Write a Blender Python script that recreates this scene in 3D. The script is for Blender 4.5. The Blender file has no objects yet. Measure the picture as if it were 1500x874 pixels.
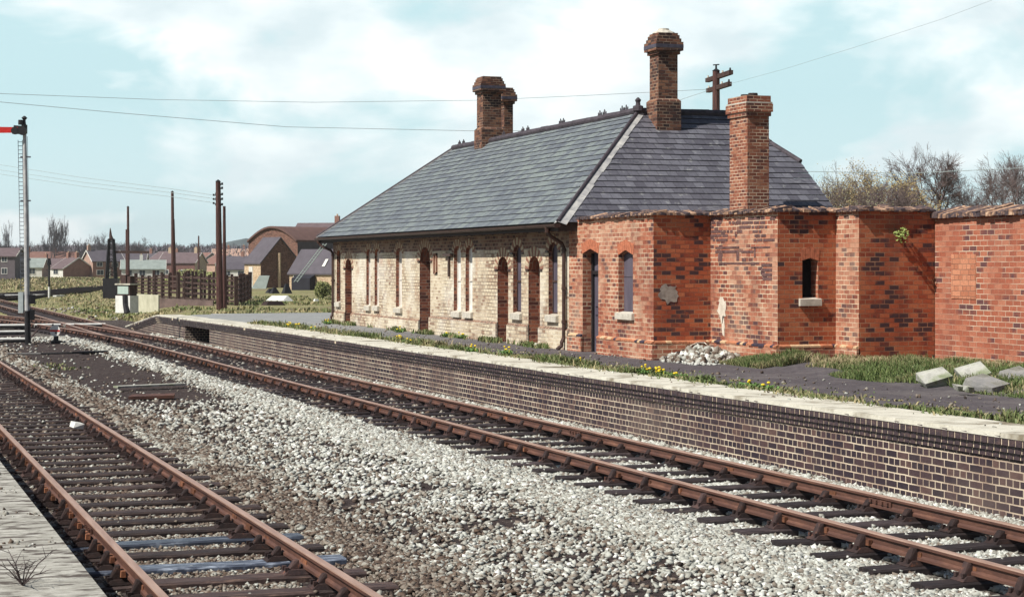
import bpy, math, random
import numpy as np
from mathutils import Vector, Matrix
random.seed(7); rng = np.random.default_rng(7)
scene = bpy.context.scene
C = scene.collection
PI = math.pi
TH = math.radians(19.2); ST, CT = math.sin(TH), math.cos(TH)
CAMZ, F = 2.47, 2700.0          # eye height above rail level, focal length in photo pixels
# world: X = distance to the right of the camera across the tracks, Y = along the tracks, Z = above rail level

def W(px, py, depth):
    xc = (px-750)/F*depth
    return Vector((depth*ST+xc*CT, depth*CT-xc*ST, CAMZ-(py-388)/F*depth))
def G(px, py, z=-.15):
    return W(px, py, (CAMZ-z)*F/(py-388))
def S(px, d):
    return d/math.tan(TH+math.atan((px-750)/F))
def Zat(px, py, d):
    s = S(px, d); return CAMZ-(py-388)/F*(s*CT+d*ST)
def lerp(a, b, t): return a+(b-a)*t
def interp(x, pts):
    if x <= pts[0][0]: return pts[0][1]
    for (a, b), (c, d) in zip(pts, pts[1:]):
        if x <= c: return b+(d-b)*(x-a)/(c-a)
    return pts[-1][1]
def smooth_interp(pts):
    n = len(pts)
    def f(x):
        if x <= pts[0][0]:
            m = (pts[1][1]-pts[0][1])/(pts[1][0]-pts[0][0]); return pts[0][1]+m*(x-pts[0][0])
        if x >= pts[-1][0]:
            m = (pts[-1][1]-pts[-2][1])/(pts[-1][0]-pts[-2][0]); return pts[-1][1]+m*(x-pts[-1][0])
        for i in range(n-1):
            if x <= pts[i+1][0]: break
        def sl(k):
            a = max(0, k-1); b = min(n-1, k+1)
            return (pts[b][1]-pts[a][1])/(pts[b][0]-pts[a][0])
        h = pts[i+1][0]-pts[i][0]; t = (x-pts[i][0])/h
        return ((2*t**3-3*t**2+1)*pts[i][1]+(t**3-2*t**2+t)*h*sl(i)+(-2*t**3+3*t**2)*pts[i+1][1]+(t**3-t**2)*h*sl(i+1))
    return f

# ------------------------------------------------------------------ mesh builder
class MB:
    def __init__(s): s.v = []; s.f = []; s.uv = []; s.mi = []; s.m = 0; s.sm = []; s.smooth = False
    def face(s, pts, uv=None):
        b = len(s.v); pts = [tuple(p) for p in pts]; s.v += pts; s.f.append(tuple(range(b, b+len(pts))))
        if uv is None:
            n = Vector((0, 0, 0)); P = [Vector(p) for p in pts]
            for i in range(len(P)): n += P[i].cross(P[(i+1) % len(P)])
            if abs(n.z) > .75*n.length: uv = [(p[0], p[1]) for p in pts]
            else:
                t = Vector((-n.y, n.x, 0));
                if t.length < 1e-9: t = Vector((1, 0, 0))
                t.normalize()
                if abs(t.y) > abs(t.x):
                    if t.y < 0: t = -t
                elif t.x < 0: t = -t
                uv = [(p[0]*t.x+p[1]*t.y, p[2]) for p in pts]
        s.uv.append(uv); s.mi.append(s.m); s.sm.append(s.smooth)
    def hexa(s, p):  # p: 4 bottom (ccw from above), 4 top
        s.face([p[3], p[2], p[1], p[0]]); s.face(p[4:8])
        for i in range(4):
            j = (i+1) % 4; s.face([p[i], p[j], p[4+j], p[4+i]])
    def box(s, x0, x1, y0, y1, z0, z1):
        s.hexa([(x0, y0, z0), (x1, y0, z0), (x1, y1, z0), (x0, y1, z0), (x0, y0, z1), (x1, y0, z1), (x1, y1, z1), (x0, y1, z1)])
    def tbox(s, c, sx, sy, sz, M=None, taper=1):
        hx, hy = sx/2, sy/2
        P = [(-hx, -hy, 0), (hx, -hy, 0), (hx, hy, 0), (-hx, hy, 0)]
        P += [(x*taper, y*taper, sz) for x, y, _ in P]
        P = [Vector(q) for q in P]
        if M is not None: P = [M @ q for q in P]
        c = Vector(c); s.hexa([q+c for q in P])
    def beam(s, a, b, w, h, up=(0, 0, 1)):
        a = Vector(a); b = Vector(b); d = (b-a).normalized(); u = Vector(up)
        r = d.cross(u)
        if r.length < 1e-4: r = d.cross(Vector((1, 0, 0)))
        r.normalize(); u = r.cross(d).normalized(); r *= w/2; u *= h/2
        s.hexa([a-r-u, a+r-u, b+r-u, b-r-u, a-r+u, a+r+u, b+r+u, b-r+u])
    def tube(s, pts, rad, n=8, caps=True, closed_smooth=True):
        pts = [Vector(p) for p in pts]
        if not isinstance(rad, (list, tuple)): rad = [rad]*len(pts)
        rings = []; ref = None
        for i, p in enumerate(pts):
            d = (pts[min(i+1, len(pts)-1)]-pts[max(i-1, 0)]).normalized()
            if ref is None: ref = Vector((1, 0, 0)) if abs(d.x) < .9 else Vector((0, 1, 0))
            u = (ref-d*ref.dot(d)).normalized(); w = d.cross(u); ref = u
            rings.append([p+(u*math.cos(2*PI*k/n)+w*math.sin(2*PI*k/n))*rad[i] for k in range(n)])
        o = s.smooth; s.smooth = closed_smooth and n > 5
        for i in range(len(pts)-1):
            for k in range(n):
                j = (k+1) % n; s.face([rings[i][k], rings[i][j], rings[i+1][j], rings[i+1][k]])
        s.smooth = False
        if caps: s.face(rings[0][::-1]); s.face(rings[-1])
        s.smooth = o
    def loft(s, rings, closed=True, caps=True):
        for a, b in zip(rings, rings[1:]):
            n = len(a)
            for k in range(n if closed else n-1):
                j = (k+1) % n; s.face([a[k], a[j], b[j], b[k]])
        if caps and closed: s.face(rings[0][::-1]); s.face(rings[-1])
    def build(s, name, mats, parent=None, origin=None):
        org = Vector((0, 0, 0))
        if parent is not None: org = ORG[parent.name]
        elif origin is not None: org = Vector(origin)
        me = bpy.data.meshes.new(name)
        me.from_pydata([(p[0]-org.x, p[1]-org.y, p[2]-org.z) for p in s.v], [], s.f)
        if not isinstance(mats, (list, tuple)): mats = [mats]
        for m in mats: me.materials.append(m)
        uvl = me.uv_layers.new(name='UVMap')
        flat = [c for f in s.uv for q in f for c in q]
        uvl.data.foreach_set('uv', flat)
        me.polygons.foreach_set('material_index', s.mi)
        me.polygons.foreach_set('use_smooth', s.sm)
        me.update()
        o = bpy.data.objects.new(name, me); C.objects.link(o)
        if parent is not None: o.parent = parent
        else: o.location = org
        ORG[o.name] = org
        return o
ORG = {}
def tag(o, label=None, cat=None, group=None, kind=None):
    if label: o['label'] = label
    if cat: o['category'] = cat
    if group: o['group'] = group
    if kind: o['kind'] = kind
    return o
def thing(name, loc, label, cat, group=None, rz=0):
    o = bpy.data.objects.new(name, None); C.objects.link(o); o.location = loc; o.empty_display_size = .3
    o.rotation_euler.z = rz
    ORG[o.name] = Vector(loc); return tag(o, label, cat, group)
def struct(o, label=None, cat=None): return tag(o, label, cat, None, 'structure')
def copy_tree(o, parent=None):
    c = o.copy(); C.objects.link(c)
    if parent is not None: c.parent = parent
    for ch in list(o.children): copy_tree(ch, c)
    return c

# ------------------------------------------------------------------ materials
class NT:
    def __init__(s, name):
        s.m = bpy.data.materials.new(name); s.m.use_nodes = True
        s.t = s.m.node_tree; s.n = s.t.nodes; s.l = s.t.links
        s.b = s.n['Principled BSDF']
    def new(s, t, **k):
        x = s.n.new(t)
        for a, b in k.items():
            if a in ('data_type', 'blend_type', 'operation', 'feature', 'distance', 'noise_dimensions', 'offset', 'offset_frequency', 'squash', 'squash_frequency', 'attribute_name', 'clamp', 'interpolation_type', 'vector_type'):
                setattr(x, a, b)
            else: x.inputs[a.replace('_', ' ')].default_value = b
        return x
    def link(s, a, b): s.l.new(a, b)
    def coords(s, kind='Object', scale=(1, 1, 1), rnd=False):
        tc = s.new('ShaderNodeTexCoord'); mp = s.new('ShaderNodeMapping'); mp.inputs['Scale'].default_value = scale
        s.link(tc.outputs[kind], mp.inputs['Vector'])
        if rnd:
            oi = s.new('ShaderNodeObjectInfo'); mu = s.new('ShaderNodeMath', operation='MULTIPLY'); mu.inputs[1].default_value = 77.0
            s.link(oi.outputs['Random'], mu.inputs[0]); s.link(mu.outputs[0], mp.inputs['Location'])
        return mp.outputs[0]
    def noise(s, vec, scale, detail=4, rough=.6, dist=0):
        x = s.new('ShaderNodeTexNoise'); x.inputs['Scale'].default_value = scale; x.inputs['Detail'].default_value = detail
        x.inputs['Roughness'].default_value = rough; x.inputs['Distortion'].default_value = dist
        s.link(vec, x.inputs['Vector']); return x.outputs['Fac']
    def ramp(s, fac, stops, interp='LINEAR'):
        r = s.new('ShaderNodeValToRGB'); e = r.color_ramp; e.interpolation = interp
        while len(e.elements) < len(stops): e.elements.new(.5)
        for el, (p, c) in zip(e.elements, stops):
            el.position = p; el.color = (*c, 1) if isinstance(c, (tuple, list)) else (c, c, c, 1)
        s.link(fac, r.inputs[0]); return r.outputs[0]
    def mix(s, fac, a, b, mode='MIX'):
        x = s.new('ShaderNodeMix', data_type='RGBA', blend_type=mode)
        for sock, val in ((x.inputs[0], fac), (x.inputs[6], a), (x.inputs[7], b)):
            if isinstance(val, (int, float)): sock.default_value = val
            elif isinstance(val, (tuple, list)): sock.default_value = (*val, 1)
            else: s.link(val, sock)
        return x.outputs[2]
    def math(s, op, a, b=0.0):
        x = s.new('ShaderNodeMath', operation=op)
        for sock, val in ((x.inputs[0], a), (x.inputs[1], b)):
            if isinstance(val, (int, float)): sock.default_value = val
            else: s.link(val, sock)
        return x.outputs[0]
    def bump(s, h, dist=.01, strength=1.0):
        x = s.new('ShaderNodeBump'); x.inputs['Distance'].default_value = dist; x.inputs['Strength'].default_value = strength
        s.link(h, x.inputs['Height']); s.link(x.outputs[0], s.b.inputs['Normal'])
    def base(s, c, rough=.85, spec=.3, metal=0):
        if isinstance(c, (tuple, list)): s.b.inputs['Base Color'].default_value = (*c, 1)
        else: s.link(c, s.b.inputs['Base Color'])
        if isinstance(rough, (int, float)): s.b.inputs['Roughness'].default_value = rough
        else: s.link(rough, s.b.inputs['Roughness'])
        s.b.inputs['Specular IOR Level'].default_value = spec; s.b.inputs['Metallic'].default_value = metal
        return s.m

def nmat(name, stops, scale=4, detail=6, rough=.85, bump=.004, bscale=None, spec=.25, sc=(1, 1, 1), rnd=False, second=None, metal=0, nrough=.6):
    t = NT(name); v = t.coords('Object', sc, rnd)
    n = t.noise(v, scale, detail, nrough); c = t.ramp(n, stops)
    if second:   # (colour, scale, lo, hi)
        m = t.ramp(t.noise(v, second[1], 4), [(second[2], 0.0), (second[3], 1.0)]); c = t.mix(m, c, second[0])
    if rnd:
        oi = t.new('ShaderNodeObjectInfo'); c = t.mix(.75, c, t.ramp(oi.outputs['Random'], [(0.0, .62), (.6, 1.0), (.85, 1.5), (1.0, 2.3)]), 'MULTIPLY')
    if bump: t.bump(t.noise(v, bscale or scale*4, 5, .65), bump)
    return t.base(c, rough, spec, metal)

def brick_mat(name, pal, mortar, bw=.24, bh=.083, ms=.007, english=True, stains=(), rough=.88, hard=.004, mnoise=None, bias=0.0, spread=.25, low=None, hline=0):
    t = NT(name); tc = t.new('ShaderNodeTexCoord'); uv = tc.outputs['UV']
    nz = t.new('ShaderNodeTexNoise'); nz.inputs['Scale'].default_value = 6; t.link(uv, nz.inputs['Vector'])
    sub = t.new('ShaderNodeVectorMath', operation='SUBTRACT'); t.link(nz.outputs['Color'], sub.inputs[0]); sub.inputs[1].default_value = (.5, .5, .5)
    scl = t.new('ShaderNodeVectorMath', operation='SCALE'); t.link(sub.outputs[0], scl.inputs[0]); scl.inputs['Scale'].default_value = .012
    add = t.new('ShaderNodeVectorMath', operation='ADD'); t.link(uv, add.inputs[0]); t.link(scl.outputs[0], add.inputs[1])
    v = add.outputs[0]
    b = t.new('ShaderNodeTexBrick', offset=.5, offset_frequency=2, squash=(.5 if english else 1), squash_frequency=2)
    b.inputs['Scale'].default_value = 1; b.inputs['Brick Width'].default_value = bw; b.inputs['Row Height'].default_value = bh
    b.inputs['Mortar Size'].default_value = ms; b.inputs['Mortar Smooth'].default_value = .25; b.inputs['Bias'].default_value = bias
    b.inputs['Color1'].default_value = (0, 0, 0, 1); b.inputs['Color2'].default_value = (1, 1, 1, 1); b.inputs['Mortar'].default_value = (.5, .5, .5, 1)
    t.link(v, b.inputs['Vector'])
    big = t.noise(uv, 1.1, 5, .6); fine = t.noise(uv, 30, 5, .7)
    tint = t.math('ADD', b.outputs['Color'], t.math('MULTIPLY', t.math('SUBTRACT', big, .5), spread*4))
    col = t.ramp(tint, pal)
    if low:    # redder, darker brick tones above a set height
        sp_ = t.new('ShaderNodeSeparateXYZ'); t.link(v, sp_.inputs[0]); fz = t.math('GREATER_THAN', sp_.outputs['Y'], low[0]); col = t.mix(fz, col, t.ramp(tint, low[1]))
    col = t.mix(.55, col, t.ramp(fine, [(.3, .55), (.7, 1.3)]), 'MULTIPLY')
    mcol = t.mix(t.ramp(t.noise(uv, mnoise or 2.2, 5), [(.42, 0.0), (.6, 1.0)]), mortar[0], mortar[1])
    if hline:  # bed joints wider and paler than the cross joints
        sq = t.new('ShaderNodeSeparateXYZ'); t.link(v, sq.inputs[0]); fr = t.math('FRACT', t.math('DIVIDE', sq.outputs['Y'], bh))
        hl = t.math('GREATER_THAN', t.math('ABSOLUTE', t.math('SUBTRACT', fr, .5)), .41); hm2 = t.math('MULTIPLY', hl, t.ramp(t.noise(uv, 1.4, 4), [(.38, 0.0), (.6, hline)]))
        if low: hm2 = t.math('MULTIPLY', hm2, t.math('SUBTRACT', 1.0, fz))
        col = t.mix(hm2, col, mortar[0])
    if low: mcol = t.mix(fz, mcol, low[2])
    c = t.mix(b.outputs['Fac'], col, mcol)
    for (sc, scale, lo, hi, amt, vs) in stains:
        mpn = t.new('ShaderNodeMapping'); mpn.inputs['Scale'].default_value = vs; mpn.inputs['Location'].default_value = (scale*3.1, scale*1.7, 0); t.link(uv, mpn.inputs['Vector'])
        m = t.ramp(t.noise(mpn.outputs[0], scale, 6, .65), [(lo, 0.0), (hi, amt)])
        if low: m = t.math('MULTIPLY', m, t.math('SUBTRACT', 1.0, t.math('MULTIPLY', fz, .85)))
        c = t.mix(m, c, sc)
    h = t.math('ADD', t.math('MULTIPLY', b.outputs['Fac'], -1.0), t.math('MULTIPLY', fine, .7))
    t.bump(h, hard)
    return t.base(c, rough, .2)

def flat(name, c, rough=.8, var=.25, scale=8, spec=.3, bump=.002, metal=0):
    lo = tuple(x*(1-var) for x in c); hi = tuple(min(1, x*(1+var)) for x in c)
    return nmat(name, [(.3, lo), (.7, hi)], scale, 5, rough, bump, spec=spec, metal=metal)

M = {}
M['cream'] = brick_mat('cream_brick', [(0.0, (.30, .20, .14)), (.12, (.46, .36, .255)), (.5, (.58, .49, .355)), (1.0, (.67, .59, .44))],
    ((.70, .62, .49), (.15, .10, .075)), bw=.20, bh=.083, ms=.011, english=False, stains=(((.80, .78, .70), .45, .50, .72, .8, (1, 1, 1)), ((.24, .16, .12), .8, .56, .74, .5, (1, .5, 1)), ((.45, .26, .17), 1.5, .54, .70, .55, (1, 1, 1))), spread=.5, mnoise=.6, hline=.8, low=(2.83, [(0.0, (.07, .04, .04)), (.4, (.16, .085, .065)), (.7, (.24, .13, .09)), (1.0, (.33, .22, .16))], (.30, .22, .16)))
M['red'] = brick_mat('red_brick', [(0.0, (.11, .055, .055)), (.07, (.17, .065, .052)), (.18, (.26, .08, .05)), (.45, (.36, .12, .07)), (.75, (.44, .175, .105)), (1.0, (.50, .28, .185))],
    ((.72, .58, .41), (.33, .15, .09)), bw=.19, bh=.0815, ms=.0085, english=False, stains=(((.11, .05, .045), .7, .52, .74, .6, (1, .5, 1)), ((.10, .05, .05), 3.0, .60, .72, .5, (1, .35, 1)), ((.64, .45, .32), .55, .48, .68, .42, (1, .8, 1))), spread=.5, mnoise=1.3, hline=.85)
M['red2'] = brick_mat('weathered_red_brick', [(0.0, (.13, .06, .06)), (.10, (.22, .08, .06)), (.22, (.31, .10, .06)), (.62, (.38, .12, .07)), (1.0, (.45, .18, .11))],
    ((.68, .54, .40), (.38, .17, .11)), bw=.21, bh=.090, ms=.007, english=False, stains=(((.14, .07, .065), .6, .52, .78, .5, (1, .5, 1)), ), spread=.6, mnoise=1.1, hline=.6)
M['red_shaded'] = brick_mat('shade_tinted_red_brick', [(0.0, (.075, .04, .042)), (.10, (.13, .05, .042)), (.22, (.28, .068, .036)), (.55, (.40, .10, .045)), (1.0, (.48, .16, .075))],
    ((.46, .27, .16), (.22, .075, .045)), bw=.19, bh=.0815, ms=.0065, english=False, stains=(((.10, .045, .04), .9, .54, .74, .7, (1, .6, 1)), ), spread=.6, mnoise=1.0)  # duller-mortared copy of the red brick with the side walls' shade in its colour
M['chimney'] = brick_mat('chimney_brick', [(0.0, (.05, .032, .03)), (.35, (.10, .048, .036)), (.65, (.17, .075, .05)), (1.0, (.28, .14, .085))],
    ((.34, .24, .17), (.07, .05, .045)), bw=.17, bh=.072, ms=.008, english=False, stains=(((.04, .035, .04), 2.0, .50, .8, .6, (1, .5, 1)), ), spread=.5)
M['chimney_red'] = brick_mat('red_chimney_brick', [(0.0, (.11, .05, .042)), (.2, (.20, .07, .045)), (.6, (.30, .105, .062)), (1.0, (.38, .17, .10))],
    ((.66, .50, .36), (.28, .15, .10)), bw=.17, bh=.070, ms=.008, english=False, stains=(((.10, .05, .05), 2.0, .55, .8, .45, (1, .5, 1)), ), spread=.4)
M['blue'] = brick_mat('dark_engineering_brick', [(0.0, (.030, .022, .030)), (.5, (.048, .032, .039)), (.85, (.070, .043, .046)), (1.0, (.11, .065, .058))],
    ((.64, .54, .41), (.34, .25, .19)), bw=.24, bh=.086, ms=.009, stains=(((.10, .07, .065), 1.2, .55, .8, .5, (1, 1, 1)), ((.22, .17, .14), .32, .50, .70, .42, (1, 1, 1)), ((.07, .05, .045), .5, .55, .72, .5, (1, .3, 1))), spread=.22, rough=.6, mnoise=1.6)
M['nose'] = nmat('dark_nosing_brick', [(.3, (.035, .025, .032)), (.6, (.075, .048, .05)), (.8, (.16, .10, .08))], 9, 4, .5, .003, spec=.4, sc=(1, 1, 3))
M['nosemortar'] = flat('nosing_mortar', (.62, .52, .38), .9)
def slate_mat(name, a, b, c, lichen):
    t = NT(name); tc = t.new('ShaderNodeTexCoord'); uv = tc.outputs['UV']
    br = t.new('ShaderNodeTexBrick', offset=.5, offset_frequency=2, squash=1, squash_frequency=2)
    br.inputs['Scale'].default_value = 1; br.inputs['Brick Width'].default_value = .235; br.inputs['Row Height'].default_value = .22
    br.inputs['Mortar Size'].default_value = .004; br.inputs['Color1'].default_value = (0, 0, 0, 1); br.inputs['Color2'].default_value = (1, 1, 1, 1); br.inputs['Mortar'].default_value = (.2, .2, .2, 1)
    t.link(uv, br.inputs['Vector'])
    big = t.noise(uv, .6, 5, .6)
    tint = t.math('ADD', br.outputs['Color'], t.math('MULTIPLY', t.math('SUBTRACT', big, .5), 1.2))
    col = t.ramp(tint, [(0.0, a), (.5, b), (1.0, c)])
    mp = t.new('ShaderNodeMapping'); mp.inputs['Scale'].default_value = (2.6, 3, 1); t.link(uv, mp.inputs['Vector'])
    col = t.mix(t.ramp(t.noise(mp.outputs[0], 2.0, 7, .7), [(.58, 0.0), (.72, lichen)]), col, (.42, .43, .41))
    col = t.mix(.6, col, t.ramp(t.noise(uv, 16, 5, .7), [(.3, .55), (.7, 1.35)]), 'MULTIPLY')
    col = t.mix(br.outputs['Fac'], col, (.02, .02, .025))
    t.bump(t.math('ADD', t.math('MULTIPLY', br.outputs['Fac'], -1.0), t.math('ADD', br.outputs['Color'], t.math('MULTIPLY', t.noise(uv, 25, 5), .4))), .004)
    return t.base(col, .55, .45)
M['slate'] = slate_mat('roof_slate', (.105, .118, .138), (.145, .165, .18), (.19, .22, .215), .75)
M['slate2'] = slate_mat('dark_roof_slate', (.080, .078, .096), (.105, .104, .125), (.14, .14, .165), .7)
M['ridge'] = flat('ridge_tile', (.06, .05, .06), .7, .4)
M['lead'] = nmat('lead_flashing', [(.3, (.24, .24, .25)), (.7, (.52, .51, .48))], 6, 5, .55, .004, spec=.4)
M['iron'] = flat('brown_cast_iron', (.055, .028, .022), .5, .4, spec=.4)
M['soffit'] = flat('soffit_board', (.035, .025, .022), .8)
M['sill'] = nmat('stone_sill', [(.3, (.40, .37, .31)), (.7, (.62, .58, .50))], 9, 5)
M['board'] = nmat('purple_grey_board', [(.3, (.065, .056, .078)), (.7, (.125, .11, .14))], 3, 4, .55, .001, sc=(1, 1, .3))
M['white'] = nmat('white_paint', [(.3, (.62, .62, .58)), (.7, (.82, .82, .78))], 5, 5, .6, .002)
M['black'] = flat('black_paint', (.015, .014, .016), .5, .4, spec=.4)
M['dark'] = flat('dark_interior', (.01, .008, .008), .95, .3)
M['brickedred'] = brick_mat('infill_brick', [(0.0, (.08, .035, .03)), (.4, (.22, .075, .05)), (1.0, (.34, .14, .08))], ((.40, .28, .2), (.16, .09, .07)), stains=(), spread=.2)
M['pale_infill'] = nmat('pale_render', [(.3, (.55, .50, .44)), (.7, (.74, .70, .64))], 5, 5)
M['concrete'] = nmat('platform_concrete', [(.25, (.30, .28, .23)), (.45, (.52, .50, .42)), (.7, (.66, .64, .55))], 3.0, 9, .9, .006, 30, nrough=.72, second=((.20, .17, .12), 1.6, .52, .68))
M['tarmac'] = nmat('platform_tarmac', [(.3, (.060, .052, .062)), (.55, (.10, .088, .10)), (.75, (.15, .135, .14))], 7, 9, .9, .008, 60, nrough=.75, second=((.30, .27, .24), 22, .70, .78))
M['oldtarmac'] = nmat('pale_tarmac', [(.3, (.17, .175, .18)), (.7, (.27, .28, .27))], 2, 9, .9, .004, 60)
M['rust'] = nmat('rusty_rail', [(.28, (.045, .026, .023)), (.5, (.098, .046, .034)), (.68, (.17, .082, .054)), (.8, (.28, .125, .07))], 3.5, 9, .66, .002, 60, spec=.3, sc=(1, .6, 3), nrough=.75)
M['rust_old'] = nmat('rusty_rail', [(.3, (.085, .036, .026)), (.55, (.15, .062, .042)), (.75, (.25, .12, .08))], 5, 7, .62, .002, 40, spec=.35, sc=(1, .5, 1))
M['rusttop'] = nmat('rail_head_rust', [(.3, (.27, .165, .125)), (.7, (.44, .30, .235))], 5, 7, .45, .001, 40, spec=.5, sc=(3, .25, 1))
M['chair'] = nmat('rusty_chair_iron', [(.3, (.018, .013, .014)), (.62, (.045, .026, .023)), (.8, (.26, .09, .04))], 12, 5, .75, .004, rnd=True)
M['key'] = nmat('oak_key', [(.3, (.07, .03, .02)), (.7, (.24, .10, .05))], 10, 5, .8, .003, rnd=True)
M['sleeper'] = nmat('tarred_sleeper', [(.3, (.014, .010, .011)), (.55, (.034, .025, .026)), (.78, (.10, .075, .07))], 5, 7, .62, .008, 14, spec=.4, sc=(1, 7, 1), rnd=True)
M['sleeper2'] = nmat('brown_sleeper', [(.3, (.014, .009, .009)), (.55, (.042, .026, .023)), (.78, (.14, .09, .065))], 5, 7, .62, .008, 14, spec=.4, sc=(1, 7, 1), rnd=True)
M['sleeper_blue'] = nmat('blue_sheen_sleeper', [(.3, (.018, .020, .028)), (.52, (.045, .055, .08)), (.72, (.28, .32, .38))], 5, 7, .38, .006, 14, spec=.6, sc=(1, 7, 1), rnd=True)  # blue sheen on the timber is put into the base colour
M['wood'] = nmat('weathered_timber', [(.3, (.030, .018, .018)), (.7, (.10, .060, .050))], 5, 6, .85, .006, sc=(4, 4, .7))
M['polewood'] = nmat('creosoted_pole', [(.3, (.035, .018, .018)), (.7, (.13, .06, .05))], 5, 6, .8, .005, sc=(4, 4, .5))
# ================================================================== tracks: centre lines (Y -> X)
cR = smooth_interp([(0, 9.60), (8, 9.57), (16, 9.53), (30, 9.33), (43, 9.12), (55, 8.95), (64, 8.70), (74, 7.95), (87, 6.4), (105, 3.6), (125, -.2), (150, -5.6)])
cB = smooth_interp([(58, 8.85), (67, 8.58), (85, 8.52), (115, 8.3), (160, 7.8)])
cL = smooth_interp([(-5, 3.05), (13.5, 2.83), (30, 2.63), (48, 2.40), (90, 1.9)])
edge0 = smooth_interp([(-5, 11.17), (8, 11.12), (16, 11.05), (30, 10.83), (43, 10.62), (55, 10.45), (64, 10.28), (78, 10.05), (90, 9.9)])
def edgeR(y): return edge0(y)
def pz(y): return interp(y, [(0, .75), (16, .735), (24, .715), (50, .685), (70, .60), (78, -.08)])
PR, PL = .83, .76          # sleeper pitch
GH = .7525                 # half distance between rail head centres
def sstep(a, b, x):
    t = np.clip((x-a)/(b-a), 0, 1); return t*t*(3-2*t)
vR = np.vectorize(cR); vL = np.vectorize(cL); vE = np.vectorize(edgeR); vB = np.vectorize(cB)
def vnoise(x, y, s, seed=0):
    # cheap smooth value noise
    x = np.asarray(x)*s+seed*17.3; y = np.asarray(y)*s+seed*9.1
    xi = np.floor(x).astype(np.int64); yi = np.floor(y).astype(np.int64); fx = x-xi; fy = y-yi
    def h(a, b):
        n = (a*374761393+b*668265263+seed*974634777) & 0x7fffffff; n = ((n ^ (n >> 13))*1274126177) & 0x7fffffff
        return (n & 0xffff)/65535.0
    fx = fx*fx*(3-2*fx); fy = fy*fy*(3-2*fy)
    return (h(xi, yi)*(1-fx)+h(xi+1, yi)*fx)*(1-fy)+(h(xi, yi+1)*(1-fx)+h(xi+1, yi+1)*fx)*fy
def fbm(x, y, s, seed=0): return .5*vnoise(x, y, s, seed)+.27*vnoise(x, y, s*2.1, seed+1)+.15*vnoise(x, y, s*4.3, seed+2)+.08*vnoise(x, y, s*9, seed+3)
def bedz(X, Y):
    X = np.asarray(X, float); Y = np.asarray(Y, float)
    r = X-vR(Y); l = X-vL(Y)
    z = np.full_like(X, -.205)
    z += .045*np.exp(-((r+2.05)/.38)**2)*(Y < 66)            # pale shoulder
    z += -.03*(np.abs(l) < 1.35)+-.06*sstep(-1.3, -1.6, l)
    z += -.045*(np.abs(r) < 1.42)
    mid = sstep(1.3, 2.2, l)*sstep(-1.9, -2.8, r)
    z += mid*(.10*(fbm(X, Y, .5, 3)-.45))
    z += .05*sstep(1.1, 1.5, r)
    return z+.02*(fbm(X, Y, 2, 5)-.5)
def grid_sheet(name, xs, ys, zf, mat):
    X, Y = np.meshgrid(xs, ys); Z = zf(X, Y)
    v = np.stack([X.ravel(), Y.ravel(), np.asarray(Z).ravel()], 1)
    nx, ny = len(xs), len(ys); i = np.arange((ny-1)*(nx-1)); a = (i//(nx-1))*nx+i % (nx-1)
    f = np.stack([a, a+1, a+1+nx, a+nx], 1)
    me = bpy.data.meshes.new(name); me.from_pydata(v.tolist(), [], f.tolist()); me.materials.append(mat)
    me.polygons.foreach_set('use_smooth', [True]*len(f)); me.update()
    o = bpy.data.objects.new(name, me); C.objects.link(o); return o

# ---- far ground
def gz(X, Y):
    X = np.asarray(X, float); Y = np.asarray(Y, float)
    E = np.interp(Y, [-5, 16, 43, 64, 90], [11.1, 11.05, 10.6, 10.28, 9.9])
    z = -.27-.2*(1-sstep(70, 84, Y))+.55*sstep(0, 3.5, X-np.maximum(E+1.2, .125*Y))*sstep(60, 80, Y)*(1-.5*sstep(150, 220, Y))
    z += .45*sstep(0, 3, X-E-1.0)*(1-sstep(60, 80, Y))
    z += .18*(fbm(X, Y, .12, 8)-.5)*sstep(66, 90, Y)*sstep(2, 6, X-E+9)
    return z
t = NT('field_ground'); v = t.coords()
g1 = t.ramp(t.noise(v, .35, 8, .7), [(.30, (.14, .12, .075)), (.46, (.30, .27, .14)), (.58, (.22, .23, .09)), (.75, (.42, .37, .22))])
g1 = t.mix(t.ramp(t.noise(v, .14, 8, .7), [(.50, 0.0), (.62, .75)]), g1, (.17, .12, .10))
g1 = t.mix(t.ramp(t.noise(v, 4, 6, .7), [(.48, 0.0), (.62, .6)]), g1, (.10, .11, .045))
g1 = t.mix(t.ramp(t.noise(v, .9, 6, .6), [(.56, 0.0), (.68, .8)]), g1, (.20, .165, .13))
t.bump(t.noise(v, 12, 6, .7), .05); M['field'] = t.base(g1, .95, .1)
xs = np.unique(np.concatenate([np.linspace(-3000, -60, 12), np.linspace(-60, 80, 71), np.linspace(80, 3500, 14)]))
ys = np.unique(np.concatenate([np.linspace(-60, 40, 8), np.linspace(40, 240, 81), np.linspace(240, 6000, 18)]))
struct(grid_sheet('ground', xs, ys, gz, M['field']))

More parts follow.
